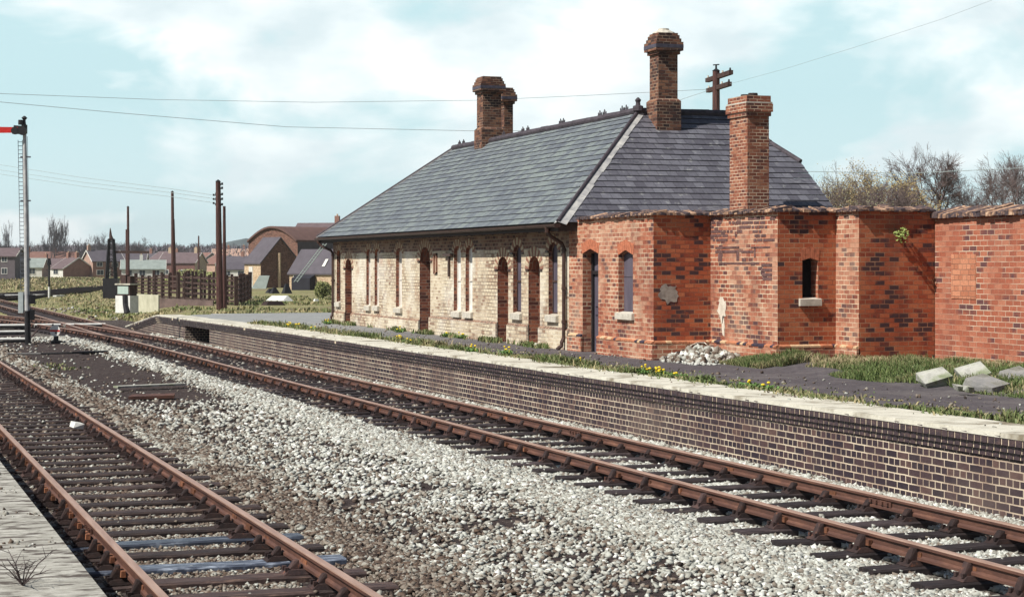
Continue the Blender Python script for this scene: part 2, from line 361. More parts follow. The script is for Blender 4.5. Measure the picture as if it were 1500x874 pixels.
# ---- ballast bed
t = NT('ballast_bed'); v = t.coords()
vo = t.new('ShaderNodeTexVoronoi', feature='F1'); vo.inputs['Scale'].default_value = 18; t.link(v, vo.inputs['Vector'])
st = t.ramp(vo.outputs['Distance'], [(.1, (.50, .49, .43)), (.42, (.22, .20, .17)), (.6, (.05, .04, .035))])
dirt = t.ramp(t.noise(v, 6, 8, .7), [(.3, (.028, .020, .021)), (.55, (.062, .047, .044)), (.72, (.13, .105, .09))])
at = t.new('ShaderNodeAttribute', attribute_name='pale')
pm = t.ramp(t.math('ADD', at.outputs['Fac'], t.math('MULTIPLY', t.math('SUBTRACT', t.noise(v, 9, 6, .7), .5), 1.5)), [(.42, 0.0), (.62, 1.0)])
c = t.mix(pm, dirt, st)
gm = t.new('ShaderNodeAttribute', attribute_name='green'); gmm = t.ramp(t.math('ADD', gm.outputs['Fac'], t.math('MULTIPLY', t.math('SUBTRACT', t.noise(v, 3, 6, .7), .5), 1.2)), [(.50, 0.0), (.68, .65)])
c = t.mix(gmm, c, (.11, .12, .055))
t.bump(t.math('ADD', t.math('MULTIPLY', vo.outputs['Distance'], -.6), t.noise(v, 40, 6, .7)), .03); M['bed'] = t.base(c, .95, .15)
def zone(X, Y):
    """-> density 0..1, tone centre, tone spread, size factor"""
    r = X-vR(Y); l = X-vL(Y)
    n = fbm(X, Y, .9, 11); n2 = fbm(X, Y, .35, 21)
    n3 = fbm(X, Y, 2.4, 12); dens = np.clip(.165+(n-.47)*.22+(n3-.47)*.35, .04, .34); tone = .62+(n-.5)*.35; size = np.ones_like(X)
    # dark cindery bay beyond the heap of stones
    dark = sstep(33, 38, Y+1.5*(n2-.5)*6)*(1-sstep(62, 68, Y))*sstep(-1.9, -2.7, r)*sstep(1.7, 2.2, l)
    dens = dens*(1-dark)+.012*dark; size = size*(1-.3*dark); tone = tone-.12*dark
    # bottom strip close to camera slightly darker
    sh = np.exp(-((r+1.9)/(.5-.12*dark))**2); dens = dens*(1-sh)+.85*sh; tone = tone*(1-sh)+.64*sh
    ls = np.exp(-((l-1.6)/(.35-.15*dark))**2); dens = dens*(1-ls)+.62*ls; tone = tone*(1-ls)+.42*ls
    inR = np.abs(r) < 1.25; far = sstep(22, 32, Y)
    dens = np.where(inR, .95-.75*far, dens); tone = np.where(inR, .66-.30*far, tone)
    cess = r > 1.2; dens = np.where(cess, .95-.35*sstep(30, 45, Y), dens); tone = np.where(cess, .66-.1*far, tone)
    lf = (1-dark)*np.clip((3.4-l)/1.6, 0, 1)*(l > 1.25)*(fbm(X, Y, .5, 14) > .42); tone = tone-.16*lf; inL = np.abs(l) < 1.25; dens = np.where(inL, .60-.25*sstep(18, 30, Y), dens); tone = np.where(inL, .36, tone); size = np.where(inL, .72, size)
    o = l < -1.25; dens = np.where(o, .25, dens); tone = np.where(o, .2, tone)
    return dens, tone, size
xs = np.linspace(.9, 11.6, 90); ys = np.concatenate([np.linspace(0, 40, 260), np.linspace(40.4, 90, 110)])
bed = grid_sheet('ballast_bed', xs, ys, lambda X, Y: bedz(X, Y)-.015, M['bed']); struct(bed)
X, Y = np.meshgrid(xs, ys); d_, t_, s_ = zone(X.ravel(), Y.ravel())
a = bed.data.attributes.new('pale', 'FLOAT', 'POINT'); a.data.foreach_set('value', np.clip(np.where(d_ < .45, d_*.3, d_*.72)+(t_-.6)*.3, 0, 1).astype(np.float32))
gX, gY = X.ravel(), Y.ravel(); gr = .5*sstep(.58, .68, fbm(gX, gY, .25, 31))*sstep(36, 46, gY)*(np.abs(gX-vR(gY)) > 1.5)*(gX < vR(gY))*.9
a = bed.data.attributes.new('green', 'FLOAT', 'POINT'); a.data.foreach_set('value', gr.astype(np.float32))

t = NT('ballast_stone'); at = t.new('ShaderNodeAttribute', attribute_name='tone'); v = t.coords()
c = t.ramp(at.outputs['Fac'], [(0.0, (.035, .025, .022)), (.22, (.11, .075, .055)), (.42, (.23, .20, .165)), (.62, (.36, .365, .325)), (.82, (.51, .525, .48)), (1.0, (.72, .72, .68))])
c = t.mix(.5, c, t.ramp(t.noise(v, 45, 4, .6), [(.3, .7), (.7, 1.25)]), 'MULTIPLY'); M['stone'] = t.base(c, .85, .25)
def stones(name, X, Y, Z, size, tone, mat, flatz=.8, tilt=None):
    n = len(X)
    base = np.array([(-1, -1, -1), (1, -1, -1), (1, 1, -1), (-1, 1, -1), (-1, -1, 1), (1, -1, 1), (1, 1, 1), (-1, 1, 1)], float)*.5
    P = base[None]+rng.uniform(-.24, .24, (n, 8, 3))
    P *= (size[:, None]*rng.uniform(.65, 1.25, (n, 3)))[:, None, :]*np.array([1.25, 1.1, flatz])
    q = rng.normal(size=(n, 4))
    if tilt is not None:
        hh_ = rng.uniform(0, PI, n); q = np.stack([np.cos(hh_), rng.normal(0, tilt, n), rng.normal(0, tilt, n), np.sin(hh_)], 1)
    q /= np.linalg.norm(q, axis=1)[:, None]; w, x, y, z = q.T
    R = np.stack([1-2*(y*y+z*z), 2*(x*y-z*w), 2*(x*z+y*w), 2*(x*y+z*w), 1-2*(x*x+z*z), 2*(y*z-x*w), 2*(x*z-y*w), 2*(y*z+x*w), 1-2*(x*x+y*y)], 1).reshape(n, 3, 3)
    P = np.einsum('nij,nkj->nki', R, P); P += np.stack([X, Y, Z+size*.22], 1)[:, None, :]
    q4 = np.array([(3, 2, 1, 0), (4, 5, 6, 7), (0, 1, 5, 4), (1, 2, 6, 5), (2, 3, 7, 6), (3, 0, 4, 7)])
    fidx = (np.arange(n)[:, None, None]*8+q4[None]).reshape(-1).astype(np.int32)
    me = bpy.data.meshes.new(name); me.vertices.add(n*8); me.vertices.foreach_set('co', P.reshape(-1).astype(np.float32))
    me.loops.add(n*24); me.loops.foreach_set('vertex_index', fidx)
    me.polygons.add(n*6); me.polygons.foreach_set('loop_start', np.arange(0, n*24, 4, dtype=np.int32)); me.polygons.foreach_set('loop_total', np.full(n*6, 4, np.int32))
    me.update(); me.validate()
    a = me.attributes.new('tone', 'FLOAT', 'POINT'); a.data.foreach_set('value', np.repeat(tone, 8).astype(np.float32))
    me.materials.append(mat); o = bpy.data.objects.new(name, me); C.objects.link(o); return o
def sample_area(x0, x1, y0, y1, per):
    n = int((x1-x0)*(y1-y0)*per); return rng.uniform(x0, x1, n), rng.uniform(y0, y1, n)
XX, YY, SZ = [], [], []
for (y0, y1, per, sz) in ((5.5, 12, 2300, .031), (12, 20, 1750, .034), (20, 30, 950, .041), (30, 44, 420, .052), (44, 70, 150, .070)):
    x, y = sample_area(1.2, 11.2, y0, y1, per)
    dep = y*CT+x*ST; xc = (x*CT-y*ST)/dep*F+750
    k = (xc > -120) & (xc < 1640) & ((CAMZ+.2)/dep*F+388 < 960)
    x, y = x[k], y[k]; XX.append(x); YY.append(y); SZ.append(np.full(len(x), sz)*rng.uniform(.6, 1.35, len(x)))
x = np.concatenate(XX); y = np.concatenate(YY); sz = np.concatenate(SZ)
dn, tn, sf = zone(x, y); keep = rng.uniform(size=len(x)) < dn
x, y, sz, tn, sf = x[keep], y[keep], sz[keep], tn[keep], sf[keep]
r = x-vR(y); l = x-vL(y)
onrail = (np.abs(np.abs(r)-GH) < .10) | (np.abs(np.abs(l)-GH) < .10)
slR = (np.abs(r) < 1.31) & (np.abs((y-6.0+PR/2) % PR-PR/2) < .145)
slL = (np.abs(l) < 1.31) & (np.abs((y-5.0+PL/2) % PL-PL/2) < .145)
lucky = rng.uniform(size=len(x)) < .012
under = x > np.interp(y, [-5, 16, 43, 64, 78], [11.2, 11.12, 10.68, 10.36, 10.1])-.0
k = ~onrail & ~(slR & ~lucky) & ~(slL & ~lucky) & ~under
x, y, sz, tn, sf = x[k], y[k], sz[k], tn[k], sf[k]
z = bedz(x, y)+np.where((slR | slL)[k], .035, 0)-.008
mdl = (x-vL(y) > 1.9) & (x-vR(y) < -2.6)
tone = np.clip(tn+rng.normal(0, 1, len(x))*np.where(mdl, .22, .17), 0, 1)
print('stones', len(x))
o = stones('ballast_stones', x, y, z-np.where(mdl, .006, 0), sz*sf, tone, M['stone'], .62, .22); tag(o, 'pale crushed stone ballast lying between and beside the tracks', 'ballast', None, 'stuff')

# ---- rails
def rail(name, cf, off, y0, y1, label, group=None, step=1.0, fish=()):
    prof = [(.033, -.002), (.035, -.012), (.035, -.036), (.012, -.048), (.010, -.100), (.030, -.118), (.030, -.142), (-.030, -.142), (-.030, -.118), (-.010, -.100), (-.012, -.048), (-.035, -.036), (-.035, -.012), (-.033, -.002)]
    org = Vector((cf(y0)+off, y0, 0)); root = thing(name, org, label, 'rail', group)
    mb = MB(); rings = []; n = max(2, int((y1-y0)/step)+1)
    for i in range(n):
        y = lerp(y0, y1, i/(n-1)); h = (cf(y+.3)-cf(y-.3))/.6; nn = Vector((1, -h, 0)).normalized(); c = Vector((cf(y), y, 0))+nn*off
        rings.append([c+nn*a+Vector((0, 0, b)) for a, b in prof])
    for a, b in zip(rings, rings[1:]):
        for k in range(14):
            j = (k+1) % 14; mb.m = 1 if k in (13, 0, 12) else 0; mb.face([a[k], a[j], b[j], b[k]])
    mb.m = 0; mb.face(rings[0]); mb.face(rings[-1][::-1])
    mb.build('rail_section', [M['rust'], M['rusttop']], root)
    for fy in fish:
        m = MB()
        for sx in (-1, 1):
            c = cf(fy)+off; m.box(c+sx*.014-(.012 if sx < 0 else 0), c+sx*.014+(.012 if sx > 0 else 0), fy-.23, fy+.23, -.105, -.05)
            for q in (-.17, -.06, .06, .17): m.tbox((c+sx*.034, fy+q, -.092), .026, .035, .032)
        m.build('fishplate', M['rust'], root)
    return root
rail('rail', cR, -GH, 3, 150, 'long rusty rail of the platform side track, on the side away from the station', fish=(10.35, 28.6, 46.9))
rail('rail', cR, GH, 3, 150, 'long rusty rail running right beside the station platform wall', fish=(17.4, 26.15, 40))
rail('rail', cL, -GH, 2, 90, 'rusty rail nearest the camera, beside the pale platform edge', fish=(18.2,))
rail('rail', cL, GH, 2, 90, 'rusty rail of the foreground track bordering the wide ballast strip', fish=(26,))
rail('rail', cB, -GH, 62, 160, 'rusty rail of the straight siding, its nearer one, leaving at the turnout')
rail('rail', cB, GH, 66, 160, 'rusty rail of the straight siding, its farther one, leaving at the turnout')

# ---- sleepers with chairs
def chair_mesh(sgn):
    m = MB()
    # base plate (x across track), jaws
    m.hexa([(-.18, -.10, 0), (.18, -.10, 0), (.18, .10, 0), (-.18, .10, 0), (-.13, -.085, .042), (.13, -.085, .042), (.13, .085, .042), (-.13, .085, .042)])
    for sx in (1, -1):
        a = .052 if sx == sgn else .036
        P = [(sx*a, -.05, .04), (sx*(a+.085), -.045, .04), (sx*(a+.085), .045, .04), (sx*a, .05, .04), (sx*a, -.045, .155 if sx == sgn else .12), (sx*(a+.035), -.035, .150 if sx == sgn else .115), (sx*(a+.035), .035, .150 if sx == sgn else .115), (sx*a, .045, .155 if sx == sgn else .12)]
        if sx < 0: P = [P[i] for i in (1, 0, 3, 2, 5, 4, 7, 6)]
        m.hexa(P)
        for q in (-.06, .06): m.tbox((sx*.145, q*.9, .03), .035, .035, .032)
    return m
def make_sleeper(mat, label, group, ln=2.6):
    root = thing('sleeper', (0, 0, 0), label, 'railway sleeper', group)
    m = MB(); n = 7; rings = []
    for i in range(n):
        x = lerp(-ln/2, ln/2, i/(n-1)); w = .127+random.uniform(-.006, .004); zt = -.19+random.uniform(-.008, .004)
        rings.append([(x+random.uniform(-.02, .02)*(i in (0, n-1)), -w, -.32), (x, w, -.32), (x, w, zt-.018), (x, w-.016, zt), (x, -w+.016, zt), (x, -w, zt-.018)])
    m.loft(rings); m.build('timber', mat, root)
    for sgn in (-1, 1):
        cm = chair_mesh(sgn); ORG_S = Vector((0, 0, 0))
        c = cm.build('rail_chair', M['chair']); c.parent = root; c.location = (sgn*GH, 0, -.188)
        k = MB(); xx = sgn*.033
        k.hexa([(xx-.022, -.10, .062), (xx+.022, -.10, .062), (xx+.022, .10, .062), (xx-.022, .10, .062), (xx-.018, -.10, .115), (xx+.018, -.10, .115), (xx+.018, .10, .115), (xx-.018, .10, .115)])
        ko = k.build('key', M['key']); ko.parent = c
    return root
def lay(protos, cf, y0, pitch, n, group, skew=.012, zoff=0, every=None):
    for k in range(n):
        y = y0+k*pitch; p = protos[0] if len(protos) == 1 else random.choice(protos[:-1]+protos[:1])
        if every and k in every: p = every[k]
        o = copy_tree(p); h = (cf(y+.3)-cf(y-.3))/.6
        o.location = (cf(y)+random.uniform(-.05, .05), y+random.uniform(-.02, .02), zoff); o.rotation_euler.z = -math.atan(h)+random.uniform(-skew, skew)
        dist = math.hypot(o.location.x, y)
        if dist > 75:            # chairs of far sleepers are smaller than a pixel: drop the keys
            for ch in list(o.children):
                for kk in list(ch.children): bpy.data.objects.remove(kk)
gR = 'sleepers under the platform side track'; gL = 'sleepers under the foreground track'; gB = 'sleepers under the far siding'
pr = [make_sleeper(M['sleeper'], 'dark tarred timber sleeper with rusty chairs under the track beside the platform', gR) for _ in range(4)]
plf = [make_sleeper(M['sleeper2'], 'dark timber sleeper with rusty chairs under the foreground track', gL) for _ in range(4)]
bl1 = make_sleeper(M['sleeper_blue'], 'shiny blue grey sleeper in the foreground track, nearer of two such', 'blue sheen sleepers')
bl2 = make_sleeper(M['sleeper_blue'], 'shiny blue grey sleeper in the foreground track, farther of two such', 'blue sheen sleepers')
pb = [make_sleeper(M['sleeper'], 'dark sleeper under the straight siding beyond the turnout', gB)]
lay(pr, cR, 6.0, PR, 118, gR)
lay(plf, cL, 5.0, PL, 64, gL, every={15: bl1, 17: bl2})
lay(pb, cB, 84.0, PR, 62, gB)
def kill(o):
    for ch in list(o.children): kill(ch)
    bpy.data.objects.remove(o)
for p in pr+plf+pb+[bl1, bl2]: kill(p)

# ================================================================== station platform
plat = thing('platform', (11, 12, 0), 'raised station platform with dark brick face and pale concrete edge', 'platform')
ystat = [3+i*1.5 for i in range(51)]+[78.0]
HOLE = (60.0, 64.4)
m = MB()
for a, b in zip(ystat, ystat[1:]):
    segs = [(a, b)]
    for h in HOLE:
        segs = [q for (u, v_) in segs for q in (((u, h), (h, v_)) if u < h < v_ else ((u, v_),))]
    for u, w in segs:
        xa, xb = edgeR(u)+.09, edgeR(w)+.09; ta, tb = pz(u)-.26, pz(w)-.26
        if HOLE[0] <= u and w <= HOLE[1]:
            m.face([(xa, w, .40) if 0 else (xb, w, .36), (xa, u, .36), (xa, u, ta), (xb, w, tb)], [(w, .36), (u, .36), (u, ta), (w, tb)])
            continue
        if ta < -.3: continue
        m.face([(xb, w, -.4), (xa, u, -.4), (xa, u, ta), (xb, w, max(tb, -.4))], [(w, -.4), (u, -.4), (u, ta), (w, max(tb, -.4))])
for h, sg in ((HOLE[0], 1), (HOLE[1], -1)):
    x = edgeR(h)+.09; P = [(x, h, -.4), (x+1.8, h, -.4), (x+1.8, h, .36), (x, h, .36)]; m.face(P if sg < 0 else P[::-1])
x = edgeR(62)+1.7; m.face([(x, HOLE[1], -.4), (x, HOLE[0], -.4), (x, HOLE[0], .5), (x, HOLE[1], .5)])
x0 = edgeR(HOLE[0])+.09; m.face([(x0, HOLE[1], .36), (x0+1.8, HOLE[1], .36), (x0+1.8, HOLE[0], .36), (x0, HOLE[0], .36)])
m.build('brick_face', M['blue'], plat)
# corbelled nosing courses: brick-on-edge, each course steps back
m = MB(); mm = MB()
pitch = .122; y = 5.0; k = 0
while y < 76.5:
    for ci, (dx, z0, z1) in enumerate(((0, -.122, -.012), (.032, -.196, -.126), (.060, -.264, -.200))):
        if ci and y > 76: continue
        yy = y+(.06 if ci == 1 else 0); wb = .106
        if ci == 0 and (abs(yy-43.4) < .07 or (54 < yy < 54.2)): continue
        if yy > 60 and ci == 0 and random.random() < .03: continue
        j = random.uniform(-.004, .004)
        xa = edgeR(yy)+dx+j; xb = xa+.2; P0 = pz(yy); P1 = pz(yy+wb)
        bz = .018
        q = [(xa, yy, P0+z0), (xb, yy, P0+z0), (xb, yy+wb, P1+z0), (xa, yy+wb, P1+z0)]
        q2 = [(xa, yy, P0+z1-bz*(ci == 0)), (xb, yy, P0+z1), (xb, yy+wb, P1+z1), (xa, yy+wb, P1+z1-bz*(ci == 0))]
        m.hexa(q+q2)
    y += pitch; k += 1
for a, b in zip(ystat, ystat[1:]):
    if a > 76: break
    for dx, z0, z1 in ((.007, -.1215, -.014), (.038, -.1955, -.127), (.066, -.2635, -.201)):
        P = [(edgeR(a)+dx, a), (edgeR(b)+dx, b)]
        mm.hexa([(P[0][0], a, pz(a)+z0), (P[0][0]+.17, a, pz(a)+z0), (P[1][0]+.17, b, pz(b)+z0), (P[1][0], b, pz(b)+z0), (P[0][0], a, pz(a)+z1), (P[0][0]+.17, a, pz(a)+z1), (P[1][0]+.17, b, pz(b)+z1), (P[1][0], b, pz(b)+z1)])
nc = m.build('nosing_course', M['nose'], plat); mm.build('mortar_bed', M['nosemortar'], nc)
# concrete coping slabs
m = MB(); y = 4.0
while y < 70:
    L = random.uniform(1.6, 2.2); b = min(y+L-.012, 71); w = random.uniform(.82, .92)
    dz = random.uniform(-.006, .006); n = 4
    xa, xb = edgeR(y)-.004, edgeR(b)-.004; za, zb = pz(y)+dz, pz(b)+dz
    m.hexa([(xa, y, za-.05), (xa+w, y, za-.05), (xb+w, b, zb-.05), (xb, b, zb-.05), (xa+.008, y, za), (xa+w, y, za), (xb+w, b, zb), (xb+.008, b, zb)])
    y += L
m.hexa([(edgeR(71), 71, pz(71)-.05), (edgeR(71)+.5, 71, pz(71)-.05), (edgeR(77.9)+.5, 77.9, pz(77.9)-.05), (edgeR(77.9), 77.9, pz(77.9)-.05), (edgeR(71), 71, pz(71)), (edgeR(71)+.5, 71, pz(71)), (edgeR(77.9)+.5, 77.9, pz(77.9)), (edgeR(77.9), 77.9, pz(77.9))])
m.build('coping', M['concrete'], plat)
# tarmac surface
def psz(X, Y):
    E = vE(Y); base = np.interp(Y, [0, 16, 24, 50, 70, 78], [.75, .735, .715, .685, .60, .0])
    base = np.where(X > 13.6, np.interp(Y, [0, 16, 24, 50, 70, 78], [.75, .735, .715, .685, .60, .42]), base)
    z = base-.012-.03*np.exp(-((X-E-1.15)/.25)**2)+.015*(fbm(X, Y, .7, 41)-.5)
    z += .13*sstep(14.1, 15.3, X)*(Y < 31.8)
    return z
def warp_sheet(name, us, ys, mat):
    o = grid_sheet(name, us, ys, lambda U, Y: U*0, mat); me = o.data
    co = np.empty(len(me.vertices)*3); me.vertices.foreach_get('co', co); co = co.reshape(-1, 3)
    co[:, 0] += vE(co[:, 1])+.80
    co[:, 2] = psz(co[:, 0], co[:, 1]); me.vertices.foreach_set('co', co.ravel()); me.update(); return o
ps = warp_sheet('platform_surface', np.linspace(0, 9, 46), np.linspace(3, 78, 151), M['tarmac']); struct(ps)
t = NT('platform_tarmac_patchy'); v = t.coords()
c = t.ramp(t.noise(v, 7, 9, .75), [(.3, (.055, .048, .054)), (.55, (.095, .085, .092)), (.75, (.15, .138, .14))])
c = t.mix(t.ramp(t.noise(v, 30, 6, .7), [(.62, 0.0), (.72, .8)]), c, (.32, .30, .27))
c = t.mix(t.ramp(t.noise(v, .8, 7, .7), [(.46, 0.0), (.66, .65)]), c, (.17, .155, .15))
c = t.mix(t.ramp(t.noise(v, 1.7, 7, .7), [(.60, 0.0), (.68, .6)]), c, (.045, .038, .036))
sx = t.new('ShaderNodeSeparateXYZ'); t.link(v, sx.inputs[0])
far = t.ramp(t.math('DIVIDE', sx.outputs['Y'], 100), [(.38, 0.0), (.56, 1.0)])     # older, paler tarmac at the far end of the platform
c = t.mix(far, c, t.ramp(t.noise(v, 2, 8, .7), [(.3, (.20, .205, .21)), (.7, (.31, .32, .31))]))
t.bump(t.noise(v, 60, 6, .7), .008); M['tarmac2'] = t.base(c, .92, .15)
ps.data.materials[0] = M['tarmac2']

# ---- camera-side platform
m = MB()
def eL(y): return 1.30-.012*y
for a in range(0, 60, 3):
    b = a+3; m.hexa([(eL(a)-1.5, a, .60), (eL(a), a, .60), (eL(b), b, .60), (eL(b)-1.5, b, .60), (eL(a)-1.5, a, .735), (eL(a)-.01, a, .735), (eL(b)-.01, b, .735), (eL(b)-1.5, b, .735)])
M['plank'] = nmat('weathered_slab', [(.28, (.12, .11, .095)), (.48, (.34, .33, .29)), (.7, (.56, .55, .50))], 3, 9, .9, .01, 16, nrough=.75, sc=(1.2, 2.6, 1), second=((.09, .075, .065), 4, .50, .62))
near = thing('platform', (0, 10, .7), 'weathered grey platform edge in the corner nearest the camera', 'platform')
m.build('slab_edge', M['plank'], near)
m = MB()
for a in range(0, 60, 3):
    b = a+3; m.face([(eL(a)-.1, a, -.5), (eL(b)-.1, b, -.5), (eL(b)-.1, b, .6), (eL(a)-.1, a, .6)])
m.build('brick_face', M['blue'], near)
m = MB()
m.face([(-8, -3, .725), (eL(0)-1.45, -3, .725), (eL(60)-1.45, 60, .725), (-8, 60, .725)])
struct(m.build('path', M['tarmac']))
# ================================================================== buildings
def wall(m, P0, du, nn, u0, u1, z0, z1, ops=(), uvoff=0):
    """face from u0 to u1 on the line P0+du*u, outward normal nn; ops = dicts with a,b,za,zb,rise,shape,depth"""
    P0 = Vector(P0); du = Vector(du); nn = Vector(nn)
    pt = lambda u, z, o=0: P0+du*u+nn*o+Vector((0, 0, z))
    def quad(ua, ub, za, zb, zc=None, zd=None, o=0):
        zc = zb if zc is None else zc; zd = za if zd is None else zd
        m.face([pt(ua, za, o), pt(ub, zd, o), pt(ub, zc, o), pt(ua, zb, o)], [(ua+uvoff, za), (ub+uvoff, zd), (ub+uvoff, zc), (ua+uvoff, zb)])
    cur = u0
    for o in sorted(ops, key=lambda q: q['a']):
        if o['a'] > cur: quad(cur, o['a'], z0, z1)
        a, b = o['a'], o['b']
        if o['za'] > z0: quad(a, b, z0, o['za'])
        n = 10 if o['shape'] == 'arch' else (2 if o['shape'] == 'point' else 1)
        us = [lerp(a, b, i/n) for i in range(n+1)]; sp = o['zb']-o['rise']
        def cz(u):
            t = abs(2*(u-a)/(b-a)-1)
            return o['zb'] if o['shape'] == 'flat' else (sp+o['rise']*math.sqrt(max(0, 1-t*t)) if o['shape'] == 'arch' else sp+o['rise']*(1-t))
        zs = [cz(u) for u in us]
        for i in range(n): quad(us[i], us[i+1], zs[i], z1, z1, zs[i+1])
        D = -o['depth']; m.m = 1
        for u in (a, b):
            zt = sp if o['shape'] != 'flat' else o['zb']
            m.face([pt(u, o['za']), pt(u, o['za'], D), pt(u, zt, D), pt(u, zt)], [(0, o['za']), (-D, o['za']), (-D, zt), (0, zt)])
        for i in range(n): m.face([pt(us[i], zs[i]), pt(us[i+1], zs[i+1]), pt(us[i+1], zs[i+1], D), pt(us[i], zs[i], D)], [(us[i], 0), (us[i+1], 0), (us[i+1], -D), (us[i], -D)])
        m.face([pt(a, o['za']), pt(b, o['za']), pt(b, o['za'], D), pt(a, o['za'], D)])
        m.m = 0; o['curve'] = list(zip(us, zs)); cur = b
    if cur < u1: quad(cur, u1, z0, z1)
    return pt
def op(px0, px1, py0, py1, d, rise, shape, depth, **k):
    a, b = S(px1, d), S(px0, d); xm = (px0+px1)/2
    return dict(a=a, b=b, zb=Zat(xm, py0, d), za=Zat(xm, py1, d), rise=rise, shape=shape, depth=depth, **k)
def infill(pt, o, mat, parent, name, back=.0, uvs=None):
    m = MB(); D = -o['depth']+back; cv = o['curve']
    for (ua, za), (ub, zb) in zip(cv, cv[1:]):
        m.face([pt(ua, o['za'], D), pt(ub, o['za'], D), pt(ub, zb, D), pt(ua, za, D)])
    return m.build(name, mat, parent)
def voussoirs(pt, o, parent, mats, r=.22, name='arch'):
    m = MB(); a, b = o['a'], o['b']; sp = o['zb']-o['rise']; c = (a+b)/2; w = (b-a)/2
    if o['shape'] == 'arch':
        n = max(7, int(PI*w/.075)|1)
        for k in range(n):
            t0, t1 = PI*k/n+.02, PI*(k+1)/n-.02
            f = lambda t, e: (c-math.cos(t)*(w+e), sp+math.sin(t)*(o['rise']+e))
            q = [f(t0, 0), f(t1, 0), f(t1, r), f(t0, r)]; m.m = k % 2 if len(mats) > 1 else 0
            m.hexa([pt(u, z, -.03) for u, z in q]+[pt(u, z, .006) for u, z in q])
    else:
        n = max(4, int((b-a)/.078)); o2 = o['rise']
        for k in range(n):
            u0, u1 = lerp(a-.02, b+.02, (k+.06)/n), lerp(a-.02, b+.02, (k+.94)/n)
            zf = lambda u: sp+o2*(1-min(1, abs(2*(u-a)/(b-a)-1)))
            q = [(u0, zf(u0)), (u1, zf(u1)), (u1+(u1-c)*.12, zf(u1)+r), (u0+(u0-c)*.12, zf(u0)+r)]; m.m = 0
            m.hexa([pt(u, z, -.03) for u, z in q]+[pt(u, z, .006) for u, z in q])
    return m.build(name, mats, parent)

# ------------------------------------------------------------------ station building
st = thing('station_building', (13.8, 46, .6), 'long disused station building of cream brick with a slate hipped roof', 'building')
FX = 13.8; Y0, Y1 = 36.0, 56.8; ZT = 3.30
ops = [
 op(493.2, 498.8, 366, 442, FX, .14, 'arch', .11, k='w', mat='brickedred'),
 op(505.5, 515.3, 379, 474.5, FX, .30, 'arch', .26, k='d', mat='brickedred'),
 op(536.6, 542.6, 364.5, 447, FX, .14, 'arch', .10, k='w', mat='pale_infill'),
 op(548.7, 555.2, 364, 447.5, FX, .14, 'arch', .10, k='w', mat='pale_infill'),
 op(580, 588.7, 363, 450, FX, .16, 'arch', .11, k='w', mat='pale_infill'),
 op(614.7, 630.4, 361.5, 488, FX, .38, 'arch', .30, k='d', mat='board'),
 op(664.7, 675, 360, 455.5, FX, .17, 'arch', .11, k='w', mat='white'),
 op(682, 692, 359.5, 456.5, FX, .17, 'arch', .11, k='w', mat='white'),
 op(728.7, 744.6, 376, 499, FX, .30, 'arch', .26, k='d', mat='brickedred'),
 op(751.6, 763.6, 358.5, 458, FX, .19, 'arch', .11, k='w', mat='board'),
 op(774, 791, 375, 506, FX, .30, 'arch', .26, k='d', mat='brickedred'),
 op(803.4, 816.8, 354.8, 461, FX, .19, 'arch', .11, k='w', mat='board')]
GZ = .60
for o in ops:
    if o['k'] == 'd': o['za'] = pz((o['a']+o['b'])/2)-.02
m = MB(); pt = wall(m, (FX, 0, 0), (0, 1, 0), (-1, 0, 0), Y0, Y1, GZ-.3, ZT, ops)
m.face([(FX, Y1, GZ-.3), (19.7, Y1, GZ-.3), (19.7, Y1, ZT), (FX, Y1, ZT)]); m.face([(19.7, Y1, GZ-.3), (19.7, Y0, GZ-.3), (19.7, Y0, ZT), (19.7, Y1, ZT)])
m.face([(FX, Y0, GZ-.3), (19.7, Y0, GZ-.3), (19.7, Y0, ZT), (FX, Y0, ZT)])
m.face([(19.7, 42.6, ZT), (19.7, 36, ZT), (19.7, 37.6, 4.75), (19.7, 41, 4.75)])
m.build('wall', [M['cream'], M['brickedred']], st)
M['archred'] = flat('arch_red_brick', (.26, .13, .09), .85, .4, 12); M['archpale'] = flat('arch_cream_brick', (.48, .39, .27), .85, .3, 12)
